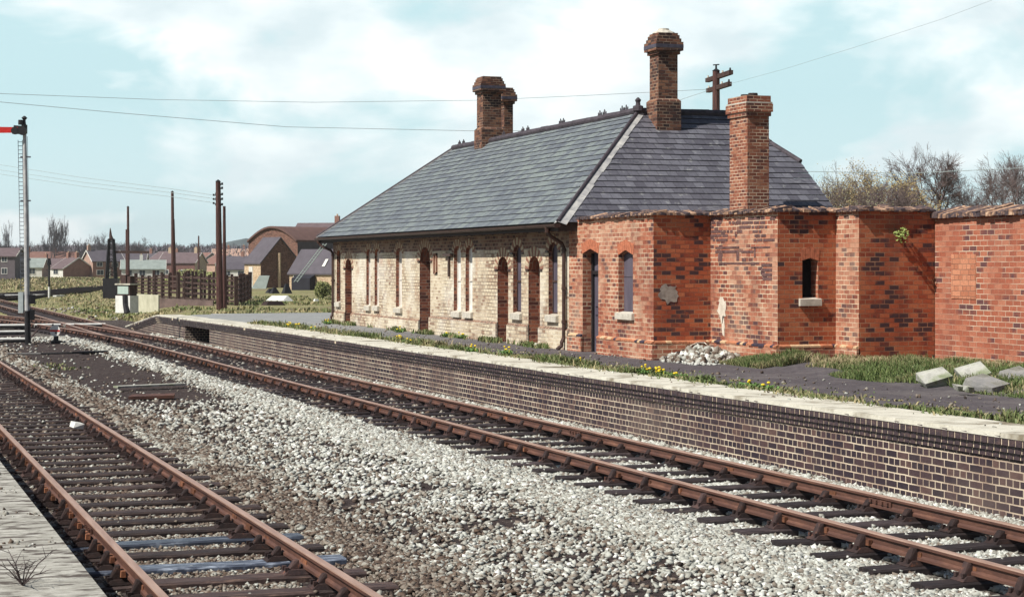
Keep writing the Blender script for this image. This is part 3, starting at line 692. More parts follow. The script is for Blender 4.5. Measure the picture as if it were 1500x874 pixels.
for o in ops:
    nm = 'window' if o['k'] == 'w' else 'door'
    w_ = infill(pt, o, M[o['mat']], st, nm+('_panel'))
    if o['k'] == 'w':
        fr_ = MB(); D_ = -o['depth']; a, b, z0_, z1_ = o['a'], o['b'], o['za'], o['zb']-o['rise']*.6
        for (ua, ub, za_, zb_) in ((a, a+.035, z0_, z1_), (b-.035, b, z0_, z1_), (a+.035, b-.035, z0_, z0_+.05), (a+.035, b-.035, lerp(z0_, z1_, .5)-.02, lerp(z0_, z1_, .5)+.02)):
            p = [pt(ua, za_, D_), pt(ub, za_, D_), pt(ub, za_, D_+.02), pt(ua, za_, D_+.02)]; fr_.hexa(p+[q+Vector((0, 0, zb_-za_)) for q in p])
        fr_.build('window_frame', M['pale_infill'] if o['mat'] in ('white', 'pale_infill') else M['wood'], w_)
    voussoirs(pt, o, st, [M['archred'], M['archpale']], .17 if o['k'] == 'w' else .22)
    sp = o['zb']-o['rise']
    mi = MB()
    for u, sg in ((o['a'], -1), (o['b'], 1)):
        if o['k'] == 'd' or o['a'] < 42:
            p = [pt(u, sp-.03, -.02), pt(u+sg*.16, sp-.03, -.02), pt(u+sg*.16, sp-.03, .02), pt(u, sp-.03, .02)]
            mi.hexa(p+[q+Vector((0, 0, .05)) for q in p])
    if mi.v: mi.build('impost', M['iron'], st)
    if o['k'] == 'w':
        s_ = MB(); z = o['za']; p = [pt(o['a']-.06, z-.15, -.1), pt(o['b']+.06, z-.15, -.1), pt(o['b']+.06, z-.15, .07), pt(o['a']-.06, z-.15, .07)]
        s_.hexa(p+[p[0]+Vector((0, 0, .17)), p[1]+Vector((0, 0, .17)), p[2]+Vector((0, 0, .13)), p[3]+Vector((0, 0, .13))]); s_.build('window_sill', M['sill'], st)
# plinth at the near end
m = MB()
segs = sorted([(o['a'], o['b']) for o in ops if o['k'] == 'd'])
cur = Y0+.0; lst = []
for a, b in segs: lst.append((cur, a)); cur = b
lst.append((cur, Y1+.05))
for a, b in lst:
    gx = FX-.05; g = .5; zt = 1.10 if a < 42 else .98
    m.hexa([(gx, a, g), (FX+.02, a, g), (FX+.02, b, g), (gx, b, g), (gx, a, zt), (FX+.02, a, zt+.06), (FX+.02, b, zt+.06), (gx, b, zt)])
m.build('plinth', M['cream'], st)
m = MB(); c = ops[10]; m.box(FX-.14, FX+.2, c['a'], c['b'], .60, pz(38)+.04); m.build('doorstep', M['white'], st)
# notice frame and bracket
m = MB(); a, b = S(641, FX), S(636.5, FX); zt, zb = Zat(638, 371, FX), Zat(638, 401, FX)
for (u0, u1, z0, z1) in ((a, b, zt-.04, zt), (a, b, zb, zb+.04), (a, a+.05, zb, zt), (b-.05, b, zb, zt)): m.box(FX-.04, FX-.001, u0, u1, z0, z1)
m.build('notice_frame', M['archred'], st)
m = MB(); y = S(659, FX); z = Zat(659, 373, FX); m.box(FX-.09, FX, y-.3, y+.35, z-.04, z+.03); m.box(FX-.05, FX, y-.05, y+.04, z-.55, z-.04); m.build('wall_bracket', M['iron'], st)
# roof
EX, EZ, RX, RZ = 13.36, 3.34, 16.75, 5.99; EY0, EY1 = 35.5, 57.1; RY0, RY1 = 39.25, 53.5; RIDGE_T = 19.0
roof = thing('roof', (EX, 46, EZ), None, None); roof.parent = st; roof.location = Vector((EX, 46, EZ))-ORG[st.name]
def slates(m, L, R, L2, R2, rows, kinks=(), lift=.02):
    """L,R bottom corners, L2,R2 top corners; kinks: list of (t, pointR) altering right edge"""
    L, R, L2, R2 = map(Vector, (L, R, L2, R2)); ed = [(0, R)]+[(t, Vector(p)) for t, p in kinks]+[(1, R2)]
    nrm = (R-L).cross(L2-L).normalized();
    if nrm.z < 0: nrm = -nrm
    axis = (R-L).normalized(); sl = nrm.cross(axis);
    if sl.z < 0: sl = -sl
    def Rp(t):
        for (a, p), (b, q) in zip(ed, ed[1:]):
            if t <= b: return p.lerp(q, (t-a)/(b-a))
        return ed[-1][1]
    n = rows
    for i in range(n):
        a, b = i/n, (i+1)/n; p, q, r, s_ = L.lerp(L2, a), Rp(a), Rp(b), L.lerp(L2, b)
        k = nrm*lift; jj = 8
        uvp = lambda P: ((P-L).dot(axis), 0)
        v0 = i*.22; f = lambda P, v: ((P-L).dot(axis)+(i % 2)*0.0, v)
        # subdivide along for a slightly uneven course line
        nseg = max(1, int((q-p).length/.9))
        off = [random.uniform(-.006, .006) for _ in range(nseg+1)]
        for g in range(nseg):
            A, B = p.lerp(q, g/nseg), p.lerp(q, (g+1)/nseg); D_, E_ = s_.lerp(r, g/nseg), s_.lerp(r, (g+1)/nseg)
            ka, kb = nrm*(lift+off[g]*.6), nrm*(lift+off[g+1]*.6); da, db = sl*off[g], sl*off[g+1]
            if i == 0: da = db = Vector((0, 0, 0))
            m.face([A+ka-da*2, B+kb-db*2, E_+nrm*.002, D_+nrm*.002], [f(A, v0+.004), f(B, v0+.004), f(E_, v0+.216), f(D_, v0+.216)])
            m.m = 1; ln = (B-A).length; q_ = 0
            while q_ < ln-.25:
                if random.random() < .028:
                    w_ = random.choice([.23, .23, .46]); P_ = lambda fr, up: (A.lerp(B, fr)).lerp(D_.lerp(E_, fr), up)+nrm*(lift*(1-up)+.006)-sl*random.choice([0, 0, .012])
                    f0, f1 = q_/ln, min(1, (q_+w_)/ln); m.face([P_(f0, .0), P_(f1, .0), P_(f1, .95), P_(f0, .95)], [(q_, .01), (q_+.2, .01), (q_+.2, .2), (q_, .2)])
                q_ += .235
            m.m = 0
            m.face([A-da*2, B-db*2, B+kb-db*2, A+ka-da*2], [f(A, v0), f(B, v0), f(B, v0+.003), f(A, v0+.003)])
m = MB()
F2, F1 = (EX, EY0, EZ), (EX, EY1, EZ); R1, R2 = (RX, RY0, RZ), (RX, RY1, RZ); T_ = (RIDGE_T, RY0, RZ)
RW = 20.05; zH = RZ-1.18; H1 = (RW, 37.56, zH); H2 = (RW, 40.94, zH); G1 = (RW, EY0, EZ+.02); G2 = (RW, 42.95, 3.4)
slates(m, F1, F2, R2, R1, 20)
m.build('slate_slope', [M['slate'], nmat('replaced_slate', [(.35, (.10, .11, .13)), (.6, (.24, .27, .27)), (.75, (.40, .42, .40))], 9, 6, .5)], roof)
m = MB(); tt = (zH-EZ)/(RZ-EZ)
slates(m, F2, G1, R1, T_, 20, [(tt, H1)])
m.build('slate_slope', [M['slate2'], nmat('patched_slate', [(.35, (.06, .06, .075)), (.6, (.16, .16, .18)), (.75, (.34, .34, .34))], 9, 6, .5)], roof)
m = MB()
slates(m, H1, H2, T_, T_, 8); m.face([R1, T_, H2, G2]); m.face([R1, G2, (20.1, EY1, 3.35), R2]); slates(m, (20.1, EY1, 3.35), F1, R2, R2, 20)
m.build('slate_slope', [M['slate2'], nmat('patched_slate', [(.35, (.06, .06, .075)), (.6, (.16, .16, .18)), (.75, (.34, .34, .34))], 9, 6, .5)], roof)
m = MB()   # soffit and fascia
sz = EZ-.09
m.face([(EX+.05, EY0+.05, sz), (EX+.05, EY1-.05, sz), (FX+.1, EY1-.05, sz), (FX+.1, EY0+.05, sz)])
m.box(EX+.02, EX+.06, EY0+.02, EY1-.02, EZ-.17, EZ-.015); m.box(EX+.06, RW, EY0+.02, EY0+.06, EZ-.17, EZ-.015)
m.face([(EX+.05, EY0+.05, sz), (RW, EY0+.05, sz), (RW, Y0+.1, sz), (EX+.05, Y0+.1, sz)])
m.box(EX+.06, 20.05, EY1-.06, EY1-.02, EZ-.17, EZ-.015); m.face([(EX+.05, EY1-.05, sz), (RW, EY1-.05, sz), (RW, Y1-.1, sz), (EX+.05, Y1-.1, sz)])
m.build('fascia', M['soffit'], roof)
m = MB()
def roll(m, a, b, r, seg=.45, z=.0):
    a, b = Vector(a), Vector(b); n = max(1, int((b-a).length/seg))
    for i in range(n):
        p, q = a.lerp(b, i/n), a.lerp(b, (i+.985)/n); dz = Vector((0, 0, z+random.uniform(-.008, .008))); m.tube([p+dz, q+dz], [r, r*1.06], 10)
roll(m, R1, R2, .085, z=.03); roll(m, R1, T_, .085, z=.03); roll(m, T_, H1, .07); roll(m, T_, H2, .07)
m.build('ridge_tiles', M['ridge'], roof)
m = MB()
for i, yy in enumerate([RY1-.6, RY1-1.0, 49.2-.4, 47.2, 46.8, 44.1, 44.3, 41.6, 41.3, 40.2, 39.95]):
    for q in (-.09, 0, .09):
        hh = .07 if q else .12
        m.tube([(RX, yy+q, RZ+.09), (RX, yy+q, RZ+.1+hh)], [.02, .012], 6)
        m.tube([(RX, yy+q, RZ+.07+hh), (RX, yy+q, RZ+.115+hh)], [.022, .01], 6)
    m.box(RX-.02, RX+.02, yy-.12, yy+.12, RZ+.08, RZ+.115)
m.build('ridge_cresting', M['ridge'], roof)
m = MB(); m.tube([(RX-.02, RY0-.05, RZ+.03), (RX-.02, RY0-.05, RZ+.14), (RX-.02, RY0-.05, RZ+.16), (RX-.02, RY0-.05, RZ+.22), (RX-.02, RY0-.05, RZ+.28), (RX-.02, RY0-.05, RZ+.34)], [.13, .12, .06, .05, .075, .02], 10); m.build('finial', M['ridge'], roof)
# lead covered hips
def hipflash(a, b, wa, wb, na, nb):
    m = MB(); a, b = Vector(a), Vector(b); d = (b-a).normalized(); n = 9
    for side, w in ((na, wa), (nb, wb)):
        nv = Vector(side).normalized(); t = d.cross(nv).normalized()
        if (t.dot(Vector(nb)-Vector(na)) < 0) == (side is na): pass
        if side is na and t.dot(Vector(na)) < 0: t = -t
        # direction in the slope leading away from the hip
        oth = Vector(nb if side is na else na)
        if t.dot(oth) > 0: t = -t
        for i in range(n):
            p, q = a.lerp(b, i/n), a.lerp(b, (i+.99)/n); ww = w*random.uniform(.85, 1.1); k = nv*.024
            m.face([p+k, q+k, q+t*ww+k, p+t*ww+k]); m.face([p+t*ww+k, q+t*ww+k, q+t*ww, p+t*ww])
    m.m = 1; m.tube([a+Vector((0, 0, .035)), b+Vector((0, 0, .035))], .04, 8)
    return m.build('hip_flashing', [M['lead'], M['ridge']], roof)
nF = Vector((-(RZ-EZ), 0, RX-EX)).normalized(); nN = Vector((0, -(RZ-EZ), RY0-EY0)).normalized(); nE = Vector((0, (RZ-EZ), EY1-RY1)).normalized()
hipflash(F2, R1, .10, .17, nF, nN); hipflash(F1, R2, .07, .10, nF, nE)
# gutter and downpipes
m = MB(); rg = .062
for i in range(12):
    a, b = lerp(EY0-.05, EY1+.02, i/12), lerp(EY0-.05, EY1+.02, (i+1)/12)
    ring = lambda y, r: [(EX-.035+r*math.cos(PI+PI*k/8), y, EZ-.03+r*math.sin(PI+PI*k/8)*1.1) for k in range(9)]
    m.loft([ring(a, rg), ring(b, rg)], closed=False, caps=False); m.loft([ring(a, rg-.008), ring(b, rg-.008)], closed=False, caps=False)
    m.loft([ring(a-.02, rg+.009), ring(a+.05, rg+.009)], closed=False, caps=False)
m.box(EX-.10, EX+.03, EY0-.06, EY0-.045, EZ-.1, EZ-.02)
m.build('gutter', M['iron'], st)
for (yy, sgn) in ((36.35, 1), (56.55, -1)):
    m = MB(); y2 = S(826, FX-.07) if sgn == 1 else S(487.5, FX-.07)
    gy = EY0+.55 if sgn == 1 else EY1-.3
    m.tube([(EX-.03, gy, EZ-.07), (EX-.03, gy, EZ-.2)], [.06, .045], 8)
    m.tube([(EX-.03, gy, EZ-.17), (EX+.05, lerp(gy, y2, .15), EZ-.27), (FX-.12, lerp(gy, y2, .9), EZ-.42), (FX-.07, y2, EZ-.52), (FX-.07, y2, 1.2), (FX-.07, y2, .95), (FX-.12, y2, .85), (FX-.12, y2, .78), (FX-.22, y2+.02, .70)], .042, 8)
    for z in (2.75, 1.95, 1.25): m.tube([(FX-.07, y2, z), (FX-.07, y2, z+.06)], .056, 8)
    m.build('downpipe', M['iron'], st)

# ------------------------------------------------------------------ chimneys
def chimney(name, x0, x1, y0, y1, zb, zp, zt, mat, parent, cap, plinth=.05, band=None, mats=None):
    m = MB(); cx, cy = (x0+x1)/2, (y0+y1)/2
    def ring(e, z0, z1, ch=0):
        m.hexa([(x0-e, y0-e, z0), (x1+e, y0-e, z0), (x1+e, y1+e, z0), (x0-e, y1+e, z0), (x0-e+ch, y0-e+ch, z1), (x1+e-ch, y0-e+ch, z1), (x1+e-ch, y1+e-ch, z1), (x0-e+ch, y1+e-ch, z1)])
    if zp: ring(plinth, zb, zp); ring(plinth, zp, zp+.06, plinth)
    hc = sum(c[1] for c in cap); ring(0, zp or zb, zt-hc+.01)
    z = zt-hc
    for e, h, ch in cap: ring(e, z, z+h-.001, ch); z += h
    return m.build(name, mat, parent)
capA = [(.045, .08, 0), (.10, .20, 0), (.065, .08, 0), (.035, .08, 0), (.005, .05, 0)]
c1 = chimney('chimney', 17.0, 17.48, 38.65, 39.15, 4.9, 6.22, 7.78, M['chimney'], st, capA, .06)
m = MB(); m.tube([(17.24, 38.9, 7.78), (17.24, 38.9, 7.81), (17.24, 38.9, 7.845), (17.24, 38.9, 7.86)], [.27, .25, .17, .15], 12); m.tube([(17.24, 38.9, 7.84), (17.24, 38.9, 7.895)], [.13, .125], 12); m.build('chimney_pot', M['sill'], c1)
c2 = chimney('chimney', 16.53, 17.08, 49.98, 50.55, 5.3, 6.35, 7.86, M['chimney'], st, capA, .06)
c3 = chimney('chimney', 18.0, 18.28, 52.4, 53.2, 4.4, 5.6, 7.80, M['chimney'], st, capA, .03)
M['bluecourse'] = flat('blue_cap_brick', (.07, .065, .09), .6, .4)
for (x0, x1, y0, y1, zt) in ((17.0, 17.48, 38.65, 39.15, 7.78), (16.53, 17.08, 49.98, 50.55, 7.86), (18.0, 18.28, 52.4, 53.2, 7.80)):
    m = MB(); e = .104; z1 = zt-.27; z0 = z1-.08; m.box(x0-e, x1+e, y0-e, y1+e, z0, z1)
    m.build('blue_brick_band', M['bluecourse'], {7.78: c1, 7.86: c2, 7.80: c3}[zt])

# ------------------------------------------------------------------ brick annexe with stepped walls
ann = thing('annexe', (14, 32, .7), 'flat topped red brick annexe with stepped walls, joined to the cream station building', 'building')
AZ = 3.40
pts = [(13.8, 35.995), (13.8, 31.6), (14.97, 31.6), (14.97, 28.88), (16.12, 28.88), (16.12, 28.08), (17.62, 28.08), (19.9, 28.08), (19.9, 35.9)]
oa = [op(853.4, 876.5, 364, 512.5, FX, .10, 'point', .24, k='d'), op(905.9, 927.2, 365.7, 458, FX, .10, 'point', .12, k='w')]
oa[0]['za'] = .69
m = MB(); ptA = wall(m, (FX, 0, 0), (0, 1, 0), (-1, 0, 0), 31.6, 35.995, .4, AZ, oa)
md = m; m = MB(); ptB = wall(m, (0, 31.6, 0), (1, 0, 0), (0, -1, 0), 13.8, 14.97, .4, AZ); m.build('shade_tinted_wall', [M['red_shaded'], M['red']], ann); m = md
wall(m, (14.97, 0, 0), (0, 1, 0), (-1, 0, 0), 28.88, 31.6, .4, AZ)
xa, xb = [y_*math.tan(TH+math.atan((p-750)/F)) for p, y_ in ((1175.2, 28.88), (1198, 28.88))]
dep = 28.88*CT+15.6*ST; o4 = dict(a=xa, b=xb, zb=CAMZ-(377.5-388)/F*dep, za=CAMZ-(437-388)/F*dep, rise=.05, shape='arch', depth=.25)
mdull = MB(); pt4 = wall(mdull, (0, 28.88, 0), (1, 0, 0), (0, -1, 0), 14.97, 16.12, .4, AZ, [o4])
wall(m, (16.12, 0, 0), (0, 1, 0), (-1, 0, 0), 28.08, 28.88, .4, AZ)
mdull.build('shade_tinted_wall', [M['red_shaded'], M['red']], ann); mdull = MB(); wall(mdull, (0, 28.08, 0), (1, 0, 0), (0, -1, 0), 16.12, 19.9, .4, AZ)
m.face([(19.9, 28.08, .4), (19.9, 35.9, .4), (19.9, 35.9, AZ), (19.9, 28.08, AZ)])
# inner side of the parapet
for (p, q) in zip(pts[:-1], pts[1:]): pass
m.build('wall', [M['red'], M['red']], ann); mdull.build('shade_tinted_wall', [M['red_shaded'], M['red']], ann)
m = MB(); fl = [(13.9, 35.9), (13.9, 31.7), (15.07, 31.7), (15.07, 28.98), (16.2, 28.98), (16.2, 28.18), (19.8, 28.18), (19.8, 35.8)]
m.face([(x, y, AZ-.12) for x, y in fl]); m.build('flat_roof', M['ridge'], ann)
m = MB(); m.box(15.05, 16.9, 29.1, 31.4, .5, AZ-.2); m.build('dark_interior', M['dark'], ann) if 0 else None
infill(pt4, o4, M['dark'], ann, 'opening_shade_panel')  # near-black panel stands in for the shade inside the open window
for o, pt_ in ((oa[1], ptA), (o4, pt4)):
    s_ = MB(); z = o['za']; p = [pt_(o['a']-.07, z-.13, -.1), pt_(o['b']+.05, z-.13, -.1), pt_(o['b']+.05, z-.13, .06), pt_(o['a']-.07, z-.13, .06)]
    s_.hexa(p+[p[0]+Vector((0, 0, .15)), p[1]+Vector((0, 0, .15)), p[2]+Vector((0, 0, .12)), p[3]+Vector((0, 0, .12))]); s_.build('window_sill', M['sill'], ann)
for o, pt_ in ((oa[0], ptA), (oa[1], ptA), (o4, pt4)): voussoirs(pt_, dict(o, shape='point'), ann, [flat('red_arch_brick', (.44, .15, .08), .85, .35, 14)], .2)
# window board and door
wb = infill(ptA, oa[1], M['board'], ann, 'window_board'); m = MB()
zmid = lerp(oa[1]['za'], oa[1]['zb'], .56); p = [ptA(oa[1]['a'], zmid, -.118), ptA(oa[1]['b'], zmid, -.118), ptA(oa[1]['b'], zmid+.012, -.118), ptA(oa[1]['a'], zmid+.012, -.118)]; m.face(p); m.build('board_joint', M['black'], wb)
o = oa[0]; dr = infill(ptA, o, M['board'], ann, 'door'); m = MB(); a, b = o['a'], o['b']; dtop = o['zb']-o['rise']
tr = dtop-.42
def bar(u0, u1, z0, z1, o0=-.238, o1=-.19):
    p = [ptA(u0, z0, o0), ptA(u1, z0, o0), ptA(u1, z0, o1), ptA(u0, z0, o1)]; m.hexa(p+[q+Vector((0, 0, z1-z0)) for q in p])
bar(a, a+.07, o['za'], dtop); bar(b-.07, b, o['za'], dtop); bar(a+.07, b-.07, tr, tr+.07); m.build('door_frame', M['black'], dr)
m = MB(); bar(a+.07, b-.07, tr+.07, tr+.13, -.238, -.225); bar(a+.09, b-.09, tr+.13, dtop, -.239, -.236); m.build('transom_light', M['pale_infill'], dr) if 0 else None
m = MB(); bar(a+.12, b-.12, 1.45, 1.50, -.238, -.222); bar(a+.12, b-.12, 1.62, 1.66, -.238, -.222); bar(a+.12, b-.12, .95, 1.0, -.238, -.222); m.build('door_rail', flat('door_rail_paint', (.08, .07, .10), .6), dr)
# stepped plinth with bull-nose course
m = MB(); mn = MB(); ptop = 1.0
def plinth(p, q, nrm, z0=.45, z1=1.0, e=.045, mt=m):
    p = Vector((*p, 0)); q = Vector((*q, 0)); n_ = Vector((*nrm, 0)); t = (q-p).normalized()
    P = [p+n_*e, p-n_*.02, q-n_*.02, q+n_*e]
    lo = [v_+Vector((0, 0, z0)) for v_ in P]; hi = [v_+Vector((0, 0, z1)) for v_ in P]; m.hexa(lo+hi)
    L = (q-p).length; k = 0; x = 0
    while x < L-.05:
        ln = min(random.choice([.235, .12, .235]), L-x); a_ = p+t*(x+.005); b_ = p+t*(x+ln-.005); mn.m = random.choice([0, 0, 1, 2])
        j = random.uniform(-.006, .006)
        P = [a_+n_*(e+.008+j), a_-n_*.01, b_-n_*.01, b_+n_*(e+.008+j)]
        mn.hexa([v_+Vector((0, 0, z1+.003)) for v_ in P]+[v_+Vector((0, 0, z1+.06 if i in (1, 2) else z1+.035)) for i, v_ in enumerate(P)]); x += ln
plinth((13.8, oa[0]['b']), (13.8, 35.99), (-1, 0)); plinth((13.8, 31.6-.04), (13.8, oa[0]['a']), (-1, 0)); plinth((13.8, 31.6), (14.97, 31.6), (0, -1))
plinth((14.97, 28.84), (14.97, 31.6), (-1, 0), z1=1.02); plinth((14.97, 28.88), (16.12, 28.88), (0, -1), z1=1.02); plinth((16.12, 28.08), (16.12, 28.88), (-1, 0), z1=1.02)
pl_ = m.build('plinth', M['red'], ann)
mn.build('bullnose_course', [flat('red_bullnose', (.42, .17, .09), .8, .4, 12), flat('blue_bullnose', (.05, .04, .06), .6, .4, 12), flat('pale_bullnose', (.58, .40, .24), .8, .3, 12)], ann)
# cement patches and dark brick ghost of a removed fitting
def patch(pt_, pix, name, mat, parent, e=.006):
    m = MB(); m.face([pt_(u, z, e) for u, z in pix]); c = m.build(name, mat, parent); return c
def blob(cu, cz, ru, rz, n=22, seed=1, pw=1):
    r_ = random.Random(seed); return [(cu+ru*math.cos(2*PI*k/n)*r_.uniform(.62, 1.15), cz+rz*math.sin(2*PI*k/n)*r_.uniform(.62, 1.15)) for k in range(n)]
ptC = lambda u, z, o=0: Vector((14.97-o, u, z))
M['patch'] = nmat('cement_patch', [(.3, (.50, .44, .36)), (.7, (.74, .68, .58))], 6, 6); M['patchgrey'] = nmat('grey_cement_patch', [(.3, (.20, .17, .15)), (.7, (.42, .38, .33))], 9, 6)
dz = lambda px, py, X_, Y_: CAMZ-(py-388)/F*(Y_*CT+X_*ST)
xx = 31.6*math.tan(TH+math.atan((980-750)/F)); patch(lambda u, z, o=0: Vector((u, 31.6-o, z)), blob(xx, dz(980, 430, xx, 31.6), .22, .19, seed=4), 'cement_patch', M['patchgrey'], ann)
yy = S(1058, 14.97); patch(ptC, blob(yy, dz(1058, 452, 14.97, yy), .20, .26, seed=9)[::-1], 'cement_patch', M['patch'], ann); patch(ptC, blob(yy-.05, dz(1061, 478, 14.97, yy), .07, .22, seed=12)[::-1], 'cement_patch', M['patch'], ann)
m = MB(); mats = [flat('purple_brick', (.13, .07, .065), .8, .5, 14)]
def dbrick(px0, px1, py0, py1):
    a_, b_ = S(px1, 14.97), S(px0, 14.97); xm = (a_+b_)/2; z1 = dz(0, py0, 14.97, xm); z0 = dz(0, py1, 14.97, xm)
    m.hexa([(14.964, a_, z0), (14.98, a_, z0), (14.98, b_, z0), (14.964, b_, z0), (14.964, a_, z1), (14.98, a_, z1), (14.98, b_, z1), (14.964, b_, z1)])
r_ = random.Random(5)
for row, y0_ in enumerate((318, 324, 330.5, 337, 343, 349.5)):
    x = 1037+r_.uniform(0, 8)
    while x < 1130:
        w_ = r_.choice([9, 5, 18]); 
        if r_.random() < (.45 if row in (0, 2, 4) else .62): dbrick(x, x+w_-1.5, y0_, y0_+4)
        x += w_
for x0_, x1_, y0_, y1_ in ((1048, 1083, 361, 364), (1100, 1128, 361, 363.5), (1048, 1082, 366.5, 370.5), (1086, 1104, 367, 370.5), (1052, 1058, 372, 383), (1079, 1083, 370, 382), (1087, 1093, 378, 383), (1105, 1107, 362, 377), (1054, 1112, 384.5, 387)): dbrick(x0_, x1_, y0_, y1_)
for y0_ in (386, 393, 400, 406): dbrick(1117+r_.uniform(-3, 1), 1131, y0_, y0_+4.5)
m.build('dark_brick_pattern', mats, ann)

def coping(mats, path, z, name, parent, over=.075, thick=.10, wid=.26, jag=.02, slope=.5, step=(.06, .15)):
    m = MB(); r_ = random.Random(3)
    for (p, q, nrm) in path:
        p = Vector((*p, 0)); q = Vector((*q, 0)); n_ = Vector((*nrm, 0)); t = (q-p).normalized(); L = (q-p).length; x = -.05
        while x < L+.05:
            w_ = r_.uniform(*step); e = over+r_.uniform(-jag, jag); zz = z+r_.uniform(-.008, .008); tw = r_.uniform(-.02, .02)
            a_ = p+t*x; b_ = p+t*(x+w_-.006); m.m = r_.choice([0, 0, 0, 1, 1, 2])
            P = [a_+n_*e, a_-n_*wid, b_-n_*wid, b_+n_*(e+tw*.3)]
            h0 = thick*.35+r_.uniform(-.012, .015); h1 = thick+r_.uniform(-.015, .02)
            m.hexa([v_+Vector((0, 0, zz)) for v_ in P]+[P[0]+Vector((0, 0, zz+h0)), P[1]+Vector((0, 0, zz+h1)), P[2]+Vector((0, 0, zz+h1+tw)), P[3]+Vector((0, 0, zz+h0+tw))]); x += w_
    return m.build(name, mats, parent)
copm = [nmat('dark_coping_tile', [(.35, (.05, .04, .05)), (.55, (.09, .065, .065)), (.68, (.40, .24, .15))], 14, 6), nmat('brown_coping_tile', [(.35, (.06, .045, .05)), (.5, (.15, .095, .08)), (.64, (.50, .32, .20))], 14, 6), nmat('worn_coping_tile', [(.3, (.10, .07, .06)), (.5, (.34, .20, .13)), (.66, (.62, .44, .30))], 14, 6)]
coping(copm, [((13.8, 31.6), (13.8, 35.35), (-1, 0)), ((13.8, 31.6), (14.97, 31.6), (0, -1)), ((14.97, 28.88), (14.97, 31.6), (-1, 0)), ((14.97, 28.88), (16.12, 28.88), (0, -1)), ((16.12, 28.08), (16.12, 28.88), (-1, 0)), ((16.12, 28.08), (17.5, 28.08), (0, -1))], AZ, 'coping', ann)
capB = [(.035, .09, 0), (.065, .17, 0), (.05, .04, 0), (.03, .13, 0)]
x0 = 34.9*math.tan(TH+math.atan((1095-750)/F))
c4 = chimney('chimney', x0, x0+.50, 34.9, 35.75, 3.0, None, 6.03, M['chimney_red'], ann, capB)
m = MB(); m.box(x0-.055, x0+.555, 34.845, 35.805, 6.03-.165, 6.03-.135); m.box(x0-.04, x0+.54, 34.86, 35.79, 6.03-.26, 6.03-.245) if 0 else None; m.build('mortar_fillet', M['sill'], c4)
m = MB()
for q in (.25, .6): m.tube([(x0+.25, 34.9+q, 6.02), (x0+.25, 34.9+q, 6.10)], [.11, .10], 10)
m.build('chimney_pot', M['soffit'], c4)
# plant growing in the wall
def leafclump(name, c, r, n, mat, parent=None, lf=.05, flat_=1.0, origin=None):
    m = MB(); r_ = random.Random(n)
    for i in range(n):
        v_ = Vector((r_.gauss(0, 1), r_.gauss(0, 1), r_.gauss(0, 1)*flat_)); v_ = v_.normalized()*r*r_.random()**.5; p = Vector(c)+v_
        a_ = Vector((r_.gauss(0, 1), r_.gauss(0, 1), r_.gauss(0, 1))).normalized()*lf*r_.uniform(.6, 1.3); b_ = a_.orthogonal().normalized()*lf*.6
        m.face([p-a_, p+b_, p+a_, p-b_])
    return m.build(name, mat, parent, origin)
def leafmat(name, a, b, c=None):
    t = NT(name); v = t.coords(); col = t.ramp(t.noise(v, 9, 5, .7), [(.3, a), (.7, b)])
    if c: col = t.mix(t.ramp(t.noise(v, 3, 4), [(.5, 0.0), (.65, 1.0)]), col, c)
    t.b.inputs['Subsurface Weight'].default_value = 0; return t.base(col, .6, .3)
M['leaf'] = leafmat('green_leaf', (.06, .13, .03), (.16, .27, .07)); M['leafy'] = leafmat('yellow_green_leaf', (.16, .22, .05), (.34, .40, .12))
xx = 28.08*math.tan(TH+math.atan((1316-750)/F)); o = leafclump('wall_plant', (xx, 27.96, dz(0, 344, xx, 28.08)), .15, 130, M['leafy'], lf=.03, origin=(xx, 28.0, dz(0, 344, xx, 28.08)))
tag(o, 'small green plant rooted high up in the shaded red brick wall', 'plant')
# ------------------------------------------------------------------ boundary wall
bw = thing('boundary_wall', (17.62, 24, .8), 'sunlit orange red brick wall with dark tiled coping at the right edge', 'wall')
m = MB(); wall(m, (17.62, 0, 0), (0, 1, 0), (-1, 0, 0), 14, 28.06, .5, 3.29); m.face([(17.97, 14, .4), (17.97, 28.06, .4), (17.97, 28.06, 3.29), (17.97, 14, 3.29)]); m.face([(17.62, 14, .4), (17.97, 14, .4), (17.97, 14, 3.29), (17.62, 14, 3.29)])
m.build('brickwork', M['red2'], bw)
coping(copm, [((17.62, 14), (17.62, 28.02), (-1, 0))], 3.285, 'coping', bw, over=.09, thick=.2, wid=.45, jag=.03, step=(.07, .17))
m = MB(); a_, b_ = S(1430, 17.62), S(1394, 17.62); z0, z1 = dz(0, 438, 17.62, a_), dz(0, 372, 17.62, a_)
m.hexa([(17.608, a_, z0), (17.63, a_, z0), (17.63, b_, z0), (17.608, b_, z0), (17.608, a_, z1), (17.63, a_, z1), (17.63, b_, z1), (17.608, b_, z1)])
m.build('repair_patch', brick_mat('repair_brick', [(0, (.42, .16, .09)), (1, (.60, .27, .16))], ((.40, .22, .14), (.22, .10, .07)), bw=.25, bh=.092, english=True), bw)
